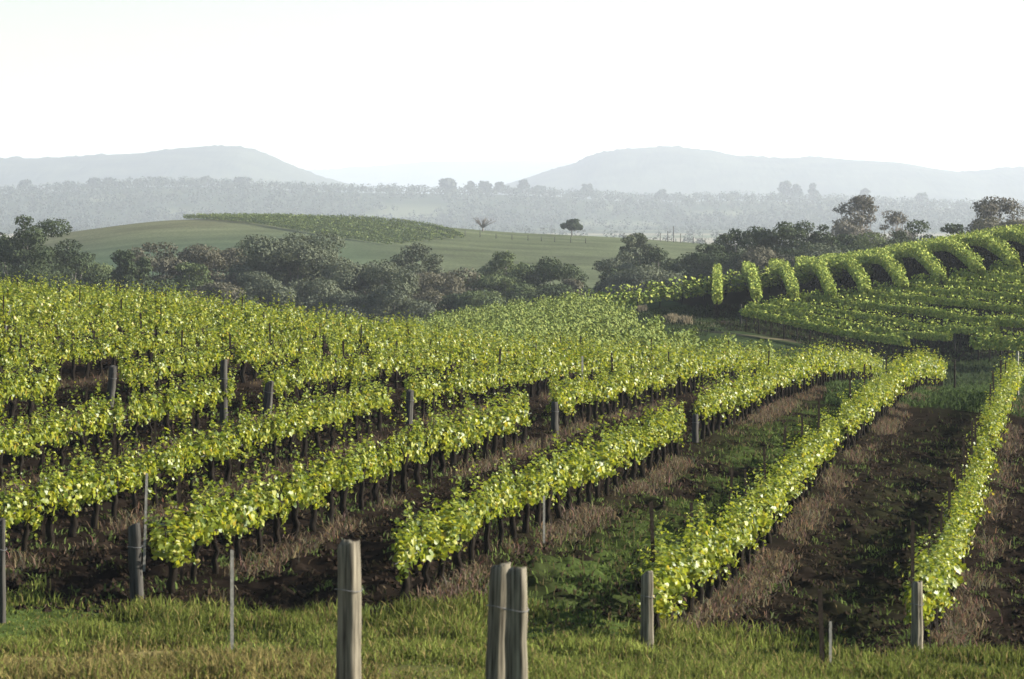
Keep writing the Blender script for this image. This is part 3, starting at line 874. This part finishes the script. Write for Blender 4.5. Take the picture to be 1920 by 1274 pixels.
# ------------------------------------------------------------------ trees
def make_tree(px, ytop, Y, wpx, label, mat, group=None, style='round', seed=1, hfull=None, lean=0, size=None, dens=1.0, name='tree', bare=0.45, cat='tree'):
    rng = np.random.default_rng(5000 + seed)
    random.seed(seed)
    X = at(px, Y)
    z = -float(base_depth(np.array([X]), np.array([Y]))[0])
    H = (HZ - ytop) * Y / F - z
    W = wpx * Y / F / 2 * {'round': 1.25, 'gum': 1.2, 'bush': 1.3, 'pine': 1.3}.get(style, 1.1)
    t = thing(name, label, cat, (X, Y, z), 0, group)
    m = MB()
    tr = max(0.12, H * 0.018)
    fork = H * (0.28 if style == 'round' else 0.38)
    trunk_pts = [(0, 0, -0.6), (0.1 * lean, 0, fork * 0.5), (0.25 * lean, 0.05, fork)]
    m.tube(trunk_pts, [tr * 1.5, tr * 1.15, tr], 8, 0.12)
    lobes = []
    if style == 'round':                    # full crown down to low on the trunk
        nl = 34
        for k in range(nl):
            v = unit(rng.normal(size=3)); v = v / np.abs(v).max() ** 0.55; v[2] = v[2] * 0.9 + 0.05
            rr = rng.uniform(0.62, 0.95)
            c = np.array([v[0] * W * rr, v[1] * W * rr, H * 0.56 + v[2] * H * 0.40 * rr])
            lobes.append((c, rng.uniform(0.22, 0.38) * W))
        lobes.append((np.array([0, 0, H * 0.55]), W * 0.55))
    elif style == 'gum':                    # separate leaf clouds on rising limbs
        nl = 34
        for k in range(nl):
            a = rng.uniform(0, 2 * math.pi); rr = math.sqrt(rng.uniform(0.02, 0.85))
            hz = rng.uniform(0.45, 0.95)
            wid = 1.0 - 0.55 * max(0, (hz - 0.6) / 0.4)
            c = np.array([math.cos(a) * W * rr * wid, math.sin(a) * W * rr * wid, H * hz])
            lobes.append((c, rng.uniform(0.16, 0.32) * W))
        lobes.append((np.array([W * 0.1, 0, H * 0.93]), W * 0.26))
        lobes.append((np.array([-W * 0.82, 0, H * 0.6]), W * 0.25)); lobes.append((np.array([W * 0.82, 0, H * 0.58]), W * 0.25))
    elif style == 'umbrella':               # flat domed top, thin below
        nl = 20
        for k in range(nl):
            a = rng.uniform(0, 2 * math.pi); rr = math.sqrt(rng.uniform(0, 0.95))
            c = np.array([math.cos(a) * W * rr, math.sin(a) * W * rr, H * (0.95 - 0.26 * rr * rr) - 0.10 * H * rng.uniform(0, 1)])
            lobes.append((c, rng.uniform(0.20, 0.30) * W))
        for k in range(14):
            a = rng.uniform(0, 2 * math.pi); q = rng.uniform(0.3, 0.8)
            lobes.append((np.array([math.cos(a) * W * q, math.sin(a) * W * q, H * rng.uniform(0.35, 0.72)]), W * rng.uniform(0.18, 0.30)))
    elif style == 'bush':                   # foliage right to the ground
        nl = 24
        for k in range(nl):
            v = unit(rng.normal(size=3)); v[2] = abs(v[2])
            c = np.array([v[0] * W * 0.8, v[1] * W * 0.8, H * 0.12 + v[2] * H * 0.72])
            lobes.append((c, rng.uniform(0.24, 0.36) * W))
        lobes.append((np.array([0, 0, H * 0.4]), W * 0.6))
    elif style == 'pine':
        for k in range(9):
            hz = 0.30 + 0.075 * k
            for q in range(5):
                a = rng.uniform(0, 2 * math.pi)
                lobes.append((np.array([math.cos(a), math.sin(a), 0]) * W * (1.15 - hz) * rng.uniform(0.3, 0.9) + np.array([0, 0, H * (hz + rng.uniform(-.04, .04))]), W * rng.uniform(0.22, 0.34)))
        lobes.append((np.array([0, 0, H * 0.95]), W * 0.16))
    top_ = max(c[2] + r * 0.72 for c, r in lobes)
    fz = (H - fork) / max(top_ - fork, 0.1)
    lobes = [(np.array([c[0], c[1], fork + (c[2] - fork) * fz if c[2] > fork else c[2]]), r) for c, r in lobes]
    cs = size or max(0.28, 0.31 * Y / 360)
    P, N = [], []
    for c, r in lobes:
        k = int(dens * 26 * (r / cs) ** 2 * 0.85) + 16
        v = unit(rng.normal(size=(k, 3)))
        rad = r * rng.uniform(0.45, 1.10, k) ** 0.6
        sq = np.array([1.25, 1.25, 0.72])
        P.append(c + v * rad[:, None] * sq)
        N.append(unit(v + rng.normal(0, 0.55, (k, 3)) + [0, 0, 0.25]))
    P, N = np.concatenate(P), np.concatenate(N)
    ok = (P[:, 2] > 0.2) & (P[:, 2] < H * 1.01)
    P, N = P[ok], N[ok]
    put('crown', mesh_np('crown', *cards(P, N, cs * rng.uniform(0.6, 1.3, len(P)), rng, 0.8), mat), t)
    for c, r in lobes[::2]:
        b = np.array(trunk_pts[2]); b = b + [0, 0, rng.uniform(-0.3, 0.6) * fork * 0.5]
        mid_ = (b + c) / 2 + np.array([0, 0, -0.06 * H]) + rng.normal(0, 0.02 * H, 3)
        m.tube([b, mid_, c], [tr * 0.55, tr * 0.38, tr * 0.14], 6)
    put('trunk', m.mesh('trunk', M_BARK), t)
    return t

G1, G2 = 'trees in the valley', 'trees behind the hillside vineyard'
TREES = [
    # px, top, Y, width, label, material, group, style
    (205, 492, 345, 90, 'olive tree behind the left side of the pine-like tree', T_GREEN, G1, 'round'),
    (340, 474, 372, 120, 'grey brown tree right behind the round topped brownish one', T_BROWN, G1, 'round'),
    (480, 470, 362, 110, 'dull brown tree just left of the biggest tree', T_BROWN, G1, 'round'),
    (645, 482, 368, 100, 'grey brown tree filling the gap before the wide speckled grey tree', T_GREY, G1, 'round'),
    (745, 492, 368, 100, 'dark grey tree below the left edge of the umbrella crowned tree', T_GREY, G1, 'round'),
    (815, 510, 350, 100, 'dull brown tree between the umbrella crowned and the chestnut brown trees', T_BROWN, G1, 'round'),
    (890, 515, 368, 100, 'grey tree between the chestnut brown tree and the dark topped one', T_GREY, G1, 'round'),
    (1470, 425, 356, 100, 'dark tree behind the middle of the dense wood', T_DARK, G2, 'round'),
    (1410, 434, 356, 100, 'dark tree behind the left half of the dense wood', T_DARK, G2, 'round'),
    (1560, 436, 356, 100, 'dark green tree behind the right end of the dense wood', T_DARK, G2, 'round'),
    (1410, 470, 340, 120, 'dark bush filling the left foot of the dense dark wood', T_DARK, G2, 'bush'),
    (1490, 462, 341, 120, 'dark bush filling the middle foot of the dense dark wood', T_DARK, G2, 'bush'),
    (1580, 455, 343, 120, 'dark bush filling the right foot of the dense dark wood', T_DARK, G2, 'bush'),
    (1300, 492, 345, 110, 'dark bush between the grey thicket and the dense dark wood', T_DARK, G2, 'bush'),
    (185, 505, 330, 110, 'dark bush under the small pale green tree', T_DARK, G1, 'bush'),
    (70, 490, 325, 150, 'dark bush at the feet of the leftmost dark trees', T_DARK, G1, 'bush'),
    (300, 520, 328, 120, 'dark bush right of the feet of the pine-like trees', T_DARK, G1, 'bush'),
    (400, 528, 330, 130, 'brown grey bush in front of the broad grey brown tree', T_BROWN, G1, 'bush'),
    (500, 520, 332, 120, 'grey bush left of the foot of the biggest tree', T_GREY, G1, 'bush'),
    (660, 545, 330, 130, 'grey bush in front of the dull grey tree', T_GREY, G1, 'bush'),
    (800, 545, 345, 100, 'brown bush under the rounded chestnut brown tree', T_BROWN, G1, 'bush'),
    (985, 530, 350, 110, 'grey green bush between the dark topped and the domed tree', T_GREEN, G1, 'bush'),
    (1045, 530, 345, 100, 'dark bush under the evenly domed tree', T_DARK, G1, 'bush'),
    (52, 402, 330, 110, 'tall dark gum with leaf tufts on top, leftmost of the valley trees', T_DARK, G1, 'round'),
    (20, 458, 345, 140, 'dark spreading tree under the tall leftmost gum', T_DARK, G1, 'round'),
    (118, 448, 338, 100, 'dark rounded tree right of the tall leftmost gum', T_DARK, G1, 'round'),
    (160, 490, 350, 90, 'small pale green tree between the leftmost dark trees and the pine', T_GREEN, G1, 'round'),
    (235, 468, 325, 78, 'very dark pine-like tree with layered boughs', T_DARK, G1, 'pine'),
    (268, 480, 326, 50, 'narrow dark tree just right of the pine-like one', T_DARK, G1, 'pine'),
    (300, 453, 365, 90, 'round topped brownish tree behind the dark pine-like trees', T_BROWN, G1, 'round'),
    (352, 492, 335, 80, 'olive tree standing low before the grey brown wood', T_GREEN, G1, 'gum'),
    (398, 456, 368, 110, 'broad grey brown tree left of the biggest tree', T_BROWN, G1, 'round'),
    (448, 462, 372, 80, 'rusty brown tree touching the biggest tree', T_BROWN, G1, 'round'),
    (440, 505, 340, 100, 'pale grey tree low in front of the biggest tree', T_GREY, G1, 'round'),
    (550, 435, 352, 165, 'biggest grey green tree of the valley with a broad lumpy crown', T_GREY, G1, 'round'),
    (610, 470, 358, 110, 'brownish tree leaning on the right flank of the biggest tree', T_BROWN, G1, 'round'),
    (585, 520, 335, 130, 'grey shrubby tree at the foot of the biggest tree', T_GREY, G1, 'bush'),
    (700, 486, 345, 135, 'wide speckled grey tree left of the umbrella crowned tree', T_GREY, G1, 'round'),
    (660, 500, 362, 90, 'dull grey tree behind the wide speckled one', T_BROWN, G1, 'round'),
    (778, 455, 372, 98, 'umbrella crowned tree with thin pale limbs', T_GREY, G1, 'umbrella'),
    (745, 525, 330, 110, 'pale speckled bush at the edge of the vineyard slope', T_GREY, G1, 'bush'),
    (838, 502, 362, 110, 'rounded chestnut brown tree right of the umbrella crowned tree', T_BROWN, G1, 'round'),
    (906, 541, 335, 112, 'low domed green shrub before the brown tree', T_GREEN, G1, 'bush'),
    (860, 545, 340, 80, 'dark low shrub left of the low domed one', T_DARK, G1, 'bush'),
    (950, 470, 368, 96, 'dark topped tree with pale green lower boughs', T_GREEN, G1, 'umbrella'),
    (930, 505, 364, 90, 'pale green tree under the dark topped one', T_GREEN, G1, 'round'),
    (1036, 481, 355, 100, 'evenly domed dark tree standing right of the dark topped one', T_DARK, G1, 'round'),
    (1075, 520, 350, 50, 'small brown shrub at the foot of the domed dark tree', T_BROWN, G1, 'bush'),
    (1190, 436, 385, 90, 'sparse tall gum showing over the grey thicket', T_GREY, G1, 'gum'),
    (1170, 470, 372, 80, 'grey green tree at the left end of the thicket on the pasture edge', T_GREY, G1, 'round'),
    (1245, 465, 368, 100, 'dark grey bushy tree at the pasture edge', T_DARK, G1, 'round'),
    (1215, 495, 362, 150, 'low grey thicket tree before the pasture', T_GREY, G1, 'bush'),
    (1150, 500, 366, 70, 'small dark shrub where the pasture meets the vine crest', T_DARK, G1, 'bush'),
    (1335, 455, 345, 70, 'dark tree at the left end of the dense dark wood', T_DARK, G2, 'round'),
    (1388, 422, 352, 95, 'second dark tree of the dense wood, sparse at its left shoulder', T_DARK, G2, 'umbrella'),
    (1360, 470, 342, 110, 'low dark tree in front of the dense wood', T_DARK, G2, 'round'),
    (1440, 420, 350, 100, 'dark domed tree in the middle of the dense wood', T_DARK, G2, 'round'),
    (1500, 413, 350, 90, 'highest dark tree of the dense wood', T_DARK, G2, 'round'),
    (1545, 420, 352, 64, 'dark tree at the right shoulder of the dense wood', T_DARK, G2, 'umbrella'),
    (1440, 458, 338, 130, 'brown flecked tree low in the dense wood', T_BROWN, G2, 'bush'),
    (1530, 452, 338, 130, 'dull green tree low in the right half of the dense wood', T_GREY, G2, 'bush'),
    (1606, 365, 470, 84, 'tall rosy grey gum rising hazily behind the dense wood', T_ROSE, G2, 'gum'),
    (1590, 410, 465, 80, 'hazy grey tree at the foot of the tall rosy gum', T_ROSE, G2, 'round'),
    (1678, 394, 480, 70, 'smaller hazy gum with a thin crown right of the tall rosy one', T_ROSE, G2, 'gum'),
    (1630, 432, 350, 110, 'dark green tree before the tall rosy gum', T_GREEN, G2, 'bush'),
    (1725, 411, 345, 80, 'dark round tree half way to the rightmost gum', T_DARK, G2, 'round'),
    (1778, 417, 345, 46, 'small dark tree beside the dark round one', T_DARK, G2, 'round'),
    (1700, 438, 350, 90, 'low dark tree just above the vine crest', T_DARK, G2, 'bush'),
    (1868, 367, 400, 124, 'broad sparse gum with open limbs, rightmost of all trees', T_ROSE, G2, 'gum'),
    (1860, 405, 395, 110, 'brown tree under the broad rightmost gum', T_BROWN, G2, 'round'),
]
for k, (px, yt, Y, wpx, lab, mat, grp, st) in enumerate(TREES):
    make_tree(px, yt, Y, wpx, lab, mat, grp, st, seed=k, dens=0.55 if mat is T_ROSE and st == 'gum' else 1.0)
make_tree(1072, 411, 690, 32, 'lone dark tree standing on the green pasture ridge', T_DARK, None, 'gum', 90, size=0.5)

# leafless pale tree on the ridge
def bare_tree(px, ytop, Y, wpx, label):
    random.seed(77)
    X = at(px, Y); z = gz(X, Y)
    H = (HZ - ytop) * Y / F - z; W = wpx * Y / F / 2
    t = thing('bare_tree', label, 'tree', (X, Y, z))
    m = MB()
    m.tube([(0, 0, -.3), (0, 0, H * .3)], [.26, .2], 6)
    tw = MB()
    for k in range(16):
        a = 2 * math.pi * k / 16 + random.uniform(-.2, .2)
        r = W * random.uniform(0.35, 1); hz = H * random.uniform(.7, 1)
        e = np.array([math.cos(a) * r, math.sin(a) * r * .6, hz])
        b = np.array([0, 0, H * .25])
        mid_ = (b + e) / 2 + [0, 0, H * .05]
        m.tube([b, mid_, e], [.15, .10, .05], 5)
        for q in range(6):
            s0 = mid_ + (e - mid_) * random.random()
            tw.tube([s0, s0 + np.array([random.uniform(-.8, .8), random.uniform(-.8, .8), random.uniform(.2, 1.0)])], [.035, .02], 4)
    put('trunk', m.mesh('trunk', M_BAREBARK), t)
    put('crown', tw.mesh('crown', M_BAREBARK), t)
bare_tree(905, 409, 690, 52, 'leafless pale tree on the pasture ridge left of the lone dark tree')

# ------------------------------------------------------------------ vineyard and fence on the pasture hill
hr = random.Random(9)
def hill_at(px, py, h=0):
    return hit(px, py, h, 520, 715)
lo0, lo1, lo2 = (345, 411), (540, 430), (735, 461)
hi0, hi1, hi2 = (520, 404), (700, 416), (868, 448)
for k in range(8):
    t = k / 7
    q = [hill_at(a[0] + (b[0] - a[0]) * t, a[1] + (b[1] - a[1]) * t) for a, b in ((lo0, hi0), (lo1, hi1), (lo2, hi2))]
    p = [tuple((1 - v) ** 2 * np.array(q[0]) + 2 * v * (1 - v) * (2 * np.array(q[1]) - 0.5 * np.array(q[0]) - 0.5 * np.array(q[2])) + v * v * np.array(q[2])) for v in np.linspace(0, 1, 14)]
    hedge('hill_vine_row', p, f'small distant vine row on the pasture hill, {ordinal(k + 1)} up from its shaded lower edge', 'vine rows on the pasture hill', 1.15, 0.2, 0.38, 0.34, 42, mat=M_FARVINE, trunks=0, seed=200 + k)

def fence(name, px_list, Y, label, ph=1.2, heights=None):
    x0 = at(px_list[0], Y); z0 = gz(x0, Y)
    t = thing(name, label, 'fence', (x0, Y, z0))
    pm = MB(); pm.tube([(0, 0, -.2), (0, 0, ph)], [.10, .09], 6)
    me = pm.mesh('post', M_POSTGREY)
    tops = []
    for k, px in enumerate(px_list):
        X = at(px, Y); z = gz(X, Y)
        s = heights[k] if heights else hr.uniform(0.85, 1.15)
        put('post', me, t, (X - x0, 0, z - z0), scale=(1, 1, s))
        tops.append((X - x0, 0, z - z0 + ph * 0.8))
    m = MB(); m.tube(tops, .015, 4)
    put('wire', m.mesh('wire', M_WIRE), t)
fence('paddock_fence', [735, 760, 790, 820, 850, 872, 900, 930, 960, 990, 1015, 1040, 1070, 1098], 655, 'post and wire fence from the hill vineyard along the pasture', 1.25)
fence('paddock_fence', [1170, 1205, 1238, 1252, 1263, 1276, 1300, 1322], 700, 'tall uneven fence posts on the skyline of the pasture right of the lone tree', 1.9, [.8, 1, 1.1, 1.4, 2.1, 1.2, .9, .8])

# ------------------------------------------------------------------ far wooded ridge
def far_forest():
    rng = np.random.default_rng(8)
    n = 9500
    Y = rng.uniform(2750, 4150, n)
    X = rng.uniform(-0.25, 0.25, n) * Y
    keep = (fbm(X / 130, Y / 90, 3, 101) < 0.62) & ((Y > 3250) | (fbm(X / 260, Y / 120, 3, 77) > 0.50))
    X, Y = X[keep], Y[keep]
    # a few trees on the plain
    n2 = 1500
    Y2 = rng.uniform(1300, 3200, n2); X2 = rng.uniform(-.25, .25, n2) * Y2
    k2 = (fbm(X2 / 300, Y2 / 120, 2, 7) > 0.56) | ((X2 / Y2 > .03) & (Y2 < 2000) & (fbm(X2 / 120, Y2 / 200, 2, 17) > 0.42))
    X = np.concatenate([X, X2[k2]]); Y = np.concatenate([Y, Y2[k2]])
    Z = -base_depth(X, Y)
    H = rng.uniform(7, 15, len(X)) * np.where(Y < 3200, 0.6, 1)
    P, N, Sz = [], [], []
    for x, y, z, h in zip(X, Y, Z, H):
        k = 22
        v = unit(rng.normal(size=(k, 3)))
        r = h * 1.2 * rng.uniform(0.28, 0.42)
        P.append(np.array([x, y, z + h * 0.58]) + v * np.array([r, r, h * 0.42]) * rng.uniform(0.6, 1.1, (k, 1)))
        N.append(unit(v + rng.normal(0, .4, (k, 3)) + [0, 0, .3]))
        Sz.append(np.full(k, h * 0.24))
    P, N, Sz = np.concatenate(P), np.concatenate(N), np.concatenate(Sz)
    me = mesh_np('forest', *cards(P, N, Sz, rng, .8), T_FAR)
    tag(put('forest', me), 'hazy blue wood covering the far ridge beyond the plain', 'forest', kind='stuff')
far_forest()
far = [(48, 338, 30), (130, 340, 18), (178, 334, 22), (205, 334, 26), (262, 336, 22), (300, 332, 30), (385, 331, 34), (455, 333, 30), (840, 335, 30), (882, 341, 18), (910, 340, 22), (938, 342, 18), (981, 338, 22), (1012, 348, 20), (1100, 346, 20), (1240, 356, 24), (1472, 340, 24), (1494, 346, 20), (1524, 345, 18), (1622, 354, 16), (1728, 362, 24)]
for k, (px, yt, wpx) in enumerate(far):
    make_tree(px, yt, 4000, wpx * 0.75, f'hazy far tree breaking the skyline of the wooded ridge, {ordinal(k + 1)} from the left', T_FAR, 'trees on the far ridge', 'round' if k % 3 else 'gum', 300 + k, size=4.5, dens=0.5, name='distant_tree')

# ------------------------------------------------------------------ grass, weeds and clods
def blades(X, Y, h, col, rng, wid=0.012, lean=0.35):
    n = len(X)
    Z = ground_z(X, Y)
    a = rng.uniform(0, 2 * math.pi, n)
    side = np.stack([np.cos(a), np.sin(a), 0 * a], 1) * (wid * rng.uniform(0.7, 1.4, n))[:, None]
    ld = rng.normal(0, lean, (n, 2))
    B = np.stack([X, Y, Z - 0.02], 1)
    up = np.stack([ld[:, 0] * h * 0.35, ld[:, 1] * h * 0.35, h * 0.6], 1)
    tip = np.stack([ld[:, 0] * h, ld[:, 1] * h, h * (1 - 0.25 * np.hypot(ld[:, 0], ld[:, 1]))], 1)
    V = np.stack([B - side, B + side, B + up + side * 0.8, B + up - side * 0.8, B + tip], 1).reshape(-1, 3)
    b = (np.arange(n) * 5)[:, None]
    lp = np.concatenate([b + np.array([[0, 1, 2, 3]]), b + np.array([[3, 2, 4]])], 1).ravel()
    sz = np.tile([4, 3], n)
    return V, sz, lp, np.repeat(col, 5, axis=0)

def grass():
    rng = np.random.default_rng(21)
    parts = []
    # headland
    n = 125000
    Y = rng.uniform(30.0, 41.8, n)
    X = rng.uniform(-0.205, 0.205, n) * Y
    c = fbm(X * 0.9, Y * 0.9, 3, 131)
    edge = sstep(41.4, 38.6, Y + 8.0 * (fbm(X * 0.5, Y * 0.5, 3, 191) - 0.5))
    keep = rng.random(n) < (edge * (0.45 + 0.7 * sstep(0.32, 0.6, c)))
    X, Y, c = X[keep], Y[keep], c[keep]
    h = rng.uniform(0.05, 0.22, len(X)) * (0.35 + 1.3 * sstep(0.3, 0.7, c))
    dry = sstep(36.8, 33.8, Y + 7 * (fbm(X * 0.45, Y * 0.45, 3, 181) - 0.5)) * (1 - sstep(-2.3, -0.2, X)) * 0.55 + 0.2
    d = (rng.random(len(X)) < dry)[:, None]
    g = (0.55 + 1.1 * fbm(X * 0.7, Y * 0.7, 3, 211)[:, None]) * np.array([.118, .138, .032]) * rng.uniform(.6, 1.4, (len(X), 1)) * np.array([1, 1, 1])
    y = (0.6 + 0.9 * fbm(X * 0.7, Y * 0.7, 3, 221)[:, None]) * np.array([.185, .150, .058]) * rng.uniform(.6, 1.3, (len(X), 1))
    parts.append(blades(X, Y, h, np.where(d, y, g), rng, 0.011))
    # grassy lanes
    n = 90000
    Y = 39.5 * (92 / 39.5) ** rng.random(n)
    u = U0 - DU * rng.uniform(-0.8, 6, n)
    X = u + TAN * Y
    lg = lane_green(X, Y)
    keep = (rng.random(n) < lg * 0.9) & (np.abs(960 + F * X / Y - 960) < 1100)
    X, Y = X[keep], Y[keep]
    h = rng.uniform(0.06, 0.20, len(X))
    d = (rng.random(len(X)) < 0.28)[:, None]
    g = np.array([.085, .115, .030]) * rng.uniform(.6, 1.4, (len(X), 1))
    y = np.array([.11, .085, .042]) * rng.uniform(.6, 1.3, (len(X), 1))
    parts.append(blades(X, Y, h, np.where(d, y, g), rng, 0.013, .5))
    # scattered weeds on the bare soil
    n = 9000
    Y = 40 * (80 / 40) ** rng.random(n)
    X = U0 - DU * rng.uniform(-0.8, 8, n) + TAN * Y
    keep = fbm(X * 1.3, Y * 1.3, 2, 151) > 0.55
    X, Y = X[keep], Y[keep]
    X = np.repeat(X, 5) + rng.normal(0, .05, len(X) * 5); Y = np.repeat(Y, 5) + rng.normal(0, .05, len(Y) * 5)
    parts.append(blades(X, Y, rng.uniform(.05, .16, len(X)), np.array([.09, .12, .035]) * rng.uniform(.6, 1.6, (len(X), 1)), rng, 0.014, .6))
    # dried weeds and litter over the turned soil
    n = 130000
    Y = 39.5 * (82 / 39.5) ** rng.random(n)
    X = U0 - DU * rng.uniform(-0.9, 8, n) + TAN * Y
    keep = (np.abs(F * X / Y) < 1020) & (rng.random(n) < sstep(0.38, 0.66, fbm(X * 1.6, Y * 1.1, 3, 201)) * 0.9)
    X, Y = X[keep], Y[keep]
    k = rng.random((len(X), 1))
    lit = np.where(k < .45, np.array([[.075, .052, .034]]), np.where(k < .8, np.array([[.045, .050, .020]]), np.array([[.14, .11, .07]])))
    parts.append(blades(X, Y, rng.uniform(.03, .13, len(X)), lit * .6 * rng.uniform(.4, 1.6, (len(X), 1)), rng, 0.016, .9))
    join(parts, 'grass', 'long green and yellowing grass on the headland and in the lanes', 'grass')
    # dead brown growth along the vine rows
    parts = []
    n = 110000
    Y = 39.8 * (110 / 39.8) ** rng.random(n)
    i = np.floor(rng.uniform(0, 10, n))
    off = rng.normal(0.36, 0.20, n)
    X = row_u(i) + off + TAN * Y
    c = fbm(X * 0.8, Y * 0.5, 3, 141)
    rw = np.array([.5, 1, 1, .55, .35, .25, .2, .2, .2, .2])[i.astype(int)]
    keep = (np.abs(F * X / Y) < 1050) & (rng.random(n) < rw * sstep(0.40, 0.60, c)) & ~((Y > GAP[0] + .4) & (Y < GAP[1] - .4) & (rng.random(n) < .5))
    X, Y, c = X[keep], Y[keep], c[keep]
    h = rng.uniform(0.06, 0.24, len(X)) * (0.5 + c)
    col = np.array([.125, .095, .060]) * rng.uniform(.5, 1.5, (len(X), 1)) * (1 + rng.normal(0, .12, (len(X), 3)))
    parts.append(blades(X, Y, h, np.clip(col, .02, .5), rng, 0.011, .6))
    join(parts, 'dry_grass', 'dead reddish brown grass along the feet of the vines', 'dry grass')
    # pale tussocks by the track
    parts = []
    for (tx, ty), r, k in zip(TUSSOCK, (0.32, 0.38, 0.35), (420, 420, 360)):
        X = tx + rng.normal(0, r * .55, k); Y = ty + rng.normal(0, r * 1.6, k)
        parts.append(blades(X, Y, rng.uniform(.2, .7, k), np.array([.22, .185, .12]) * rng.uniform(.6, 1.2, (k, 1)), rng, 0.03, .4))
    k = 16000
    Y = rng.uniform(94, 150, k); X = rng.uniform(0.11, 0.19, k) * Y
    parts.append(blades(X, Y, rng.uniform(.06, .28, k), np.array([.055, .080, .028]) * rng.uniform(.6, 1.5, (k, 1)), rng, 0.03, .5))
    k = 26000
    X = rng.uniform(8, 36, k); Y = rng.uniform(140, 222, k)
    keep = fbm(X * .3, Y * .1, 3, 161) > 0.42
    X, Y = X[keep], Y[keep]
    parts.append(blades(X, Y, rng.uniform(.08, .3, len(X)), np.array([.035, .047, .02]) * rng.uniform(.6, 1.5, (len(X), 1)), rng, 0.04, .4))
    join(parts, 'rough_grass', 'rough grass and pale tussocks beside the track in the dip', 'grass')

def join(parts, name, label, cat):
    n, V, SZ, LP, CO = 0, [], [], [], []
    for v, sz, lp, co in parts:
        V.append(v); SZ.append(sz); LP.append(lp + n); CO.append(co); n += len(v)
    me = mesh_np(name, np.concatenate(V), np.concatenate(SZ), np.concatenate(LP), M_BLADES, False, np.concatenate(CO))
    tag(put(name, me), label, cat, kind='stuff')
grass()

def clods():
    rng = np.random.default_rng(33)
    n = 26000
    Y = 40.0 * (90 / 40.0) ** rng.random(n)
    X = U0 - DU * rng.uniform(-0.9, 8, n) + TAN * Y
    ph, _ = row_phase(X, Y)
    keep = (np.abs(ph) > 0.35) & (rng.random(n) > lane_green(X, Y)) & (np.abs(F * X / Y) < 1050) & (fbm(X * 1.1, Y * 1.1, 2, 171) > .40)
    X, Y = X[keep], Y[keep]
    Z = ground_z(X, Y)
    n = len(X)
    r = rng.uniform(.02, .075, n)[:, None, None]
    octa = np.array([[1, 0, 0], [0, 1, 0], [-1, 0, 0], [0, -1, 0], [0, 0, .8], [0, 0, -.6]])
    V = np.stack([X, Y, Z], 1)[:, None] + octa[None] * r * rng.uniform(.6, 1.5, (n, 6, 1)) + rng.normal(0, .006, (n, 6, 3))
    f = np.array([[0, 1, 4], [1, 2, 4], [2, 3, 4], [3, 0, 4], [1, 0, 5], [2, 1, 5], [3, 2, 5], [0, 3, 5]]).ravel()
    lp = ((np.arange(n) * 6)[:, None] + f[None]).ravel()
    tag(put('soil_clods', mesh_np('soil_clods', V.reshape(-1, 3), np.full(8 * n, 3), lp, M_CLOD)), 'dark clods of turned soil between the vine rows', 'soil', kind='stuff')
clods()

# ------------------------------------------------------------------ haze over the whole country
def haze():
    x0, x1, y0, y1, z0, z1 = -11800, 11800, -400, 15400, -45, 260
    V = [(x, y, z) for z in (z0, z1) for x, y in ((x0, y0), (x1, y0), (x1, y1), (x0, y1))]
    m, t, out = new_mat('haze')
    v = t.nodes.new('ShaderNodeVolumePrincipled')
    v.inputs['Color'].default_value = (.82, .88, .98, 1)
    v.inputs['Density'].default_value = 0.000138
    v.inputs['Anisotropy'].default_value = 0.28
    t.links.new(v.outputs[0], out.inputs['Volume'])
    me = mesh_np('haze', V, [4] * 6, [0, 3, 2, 1, 4, 5, 6, 7, 0, 1, 5, 4, 1, 2, 6, 5, 2, 3, 7, 6, 3, 0, 4, 7], m)
    tag(put('haze', me), 'pale haze over the valley', 'haze', kind='stuff')
haze()
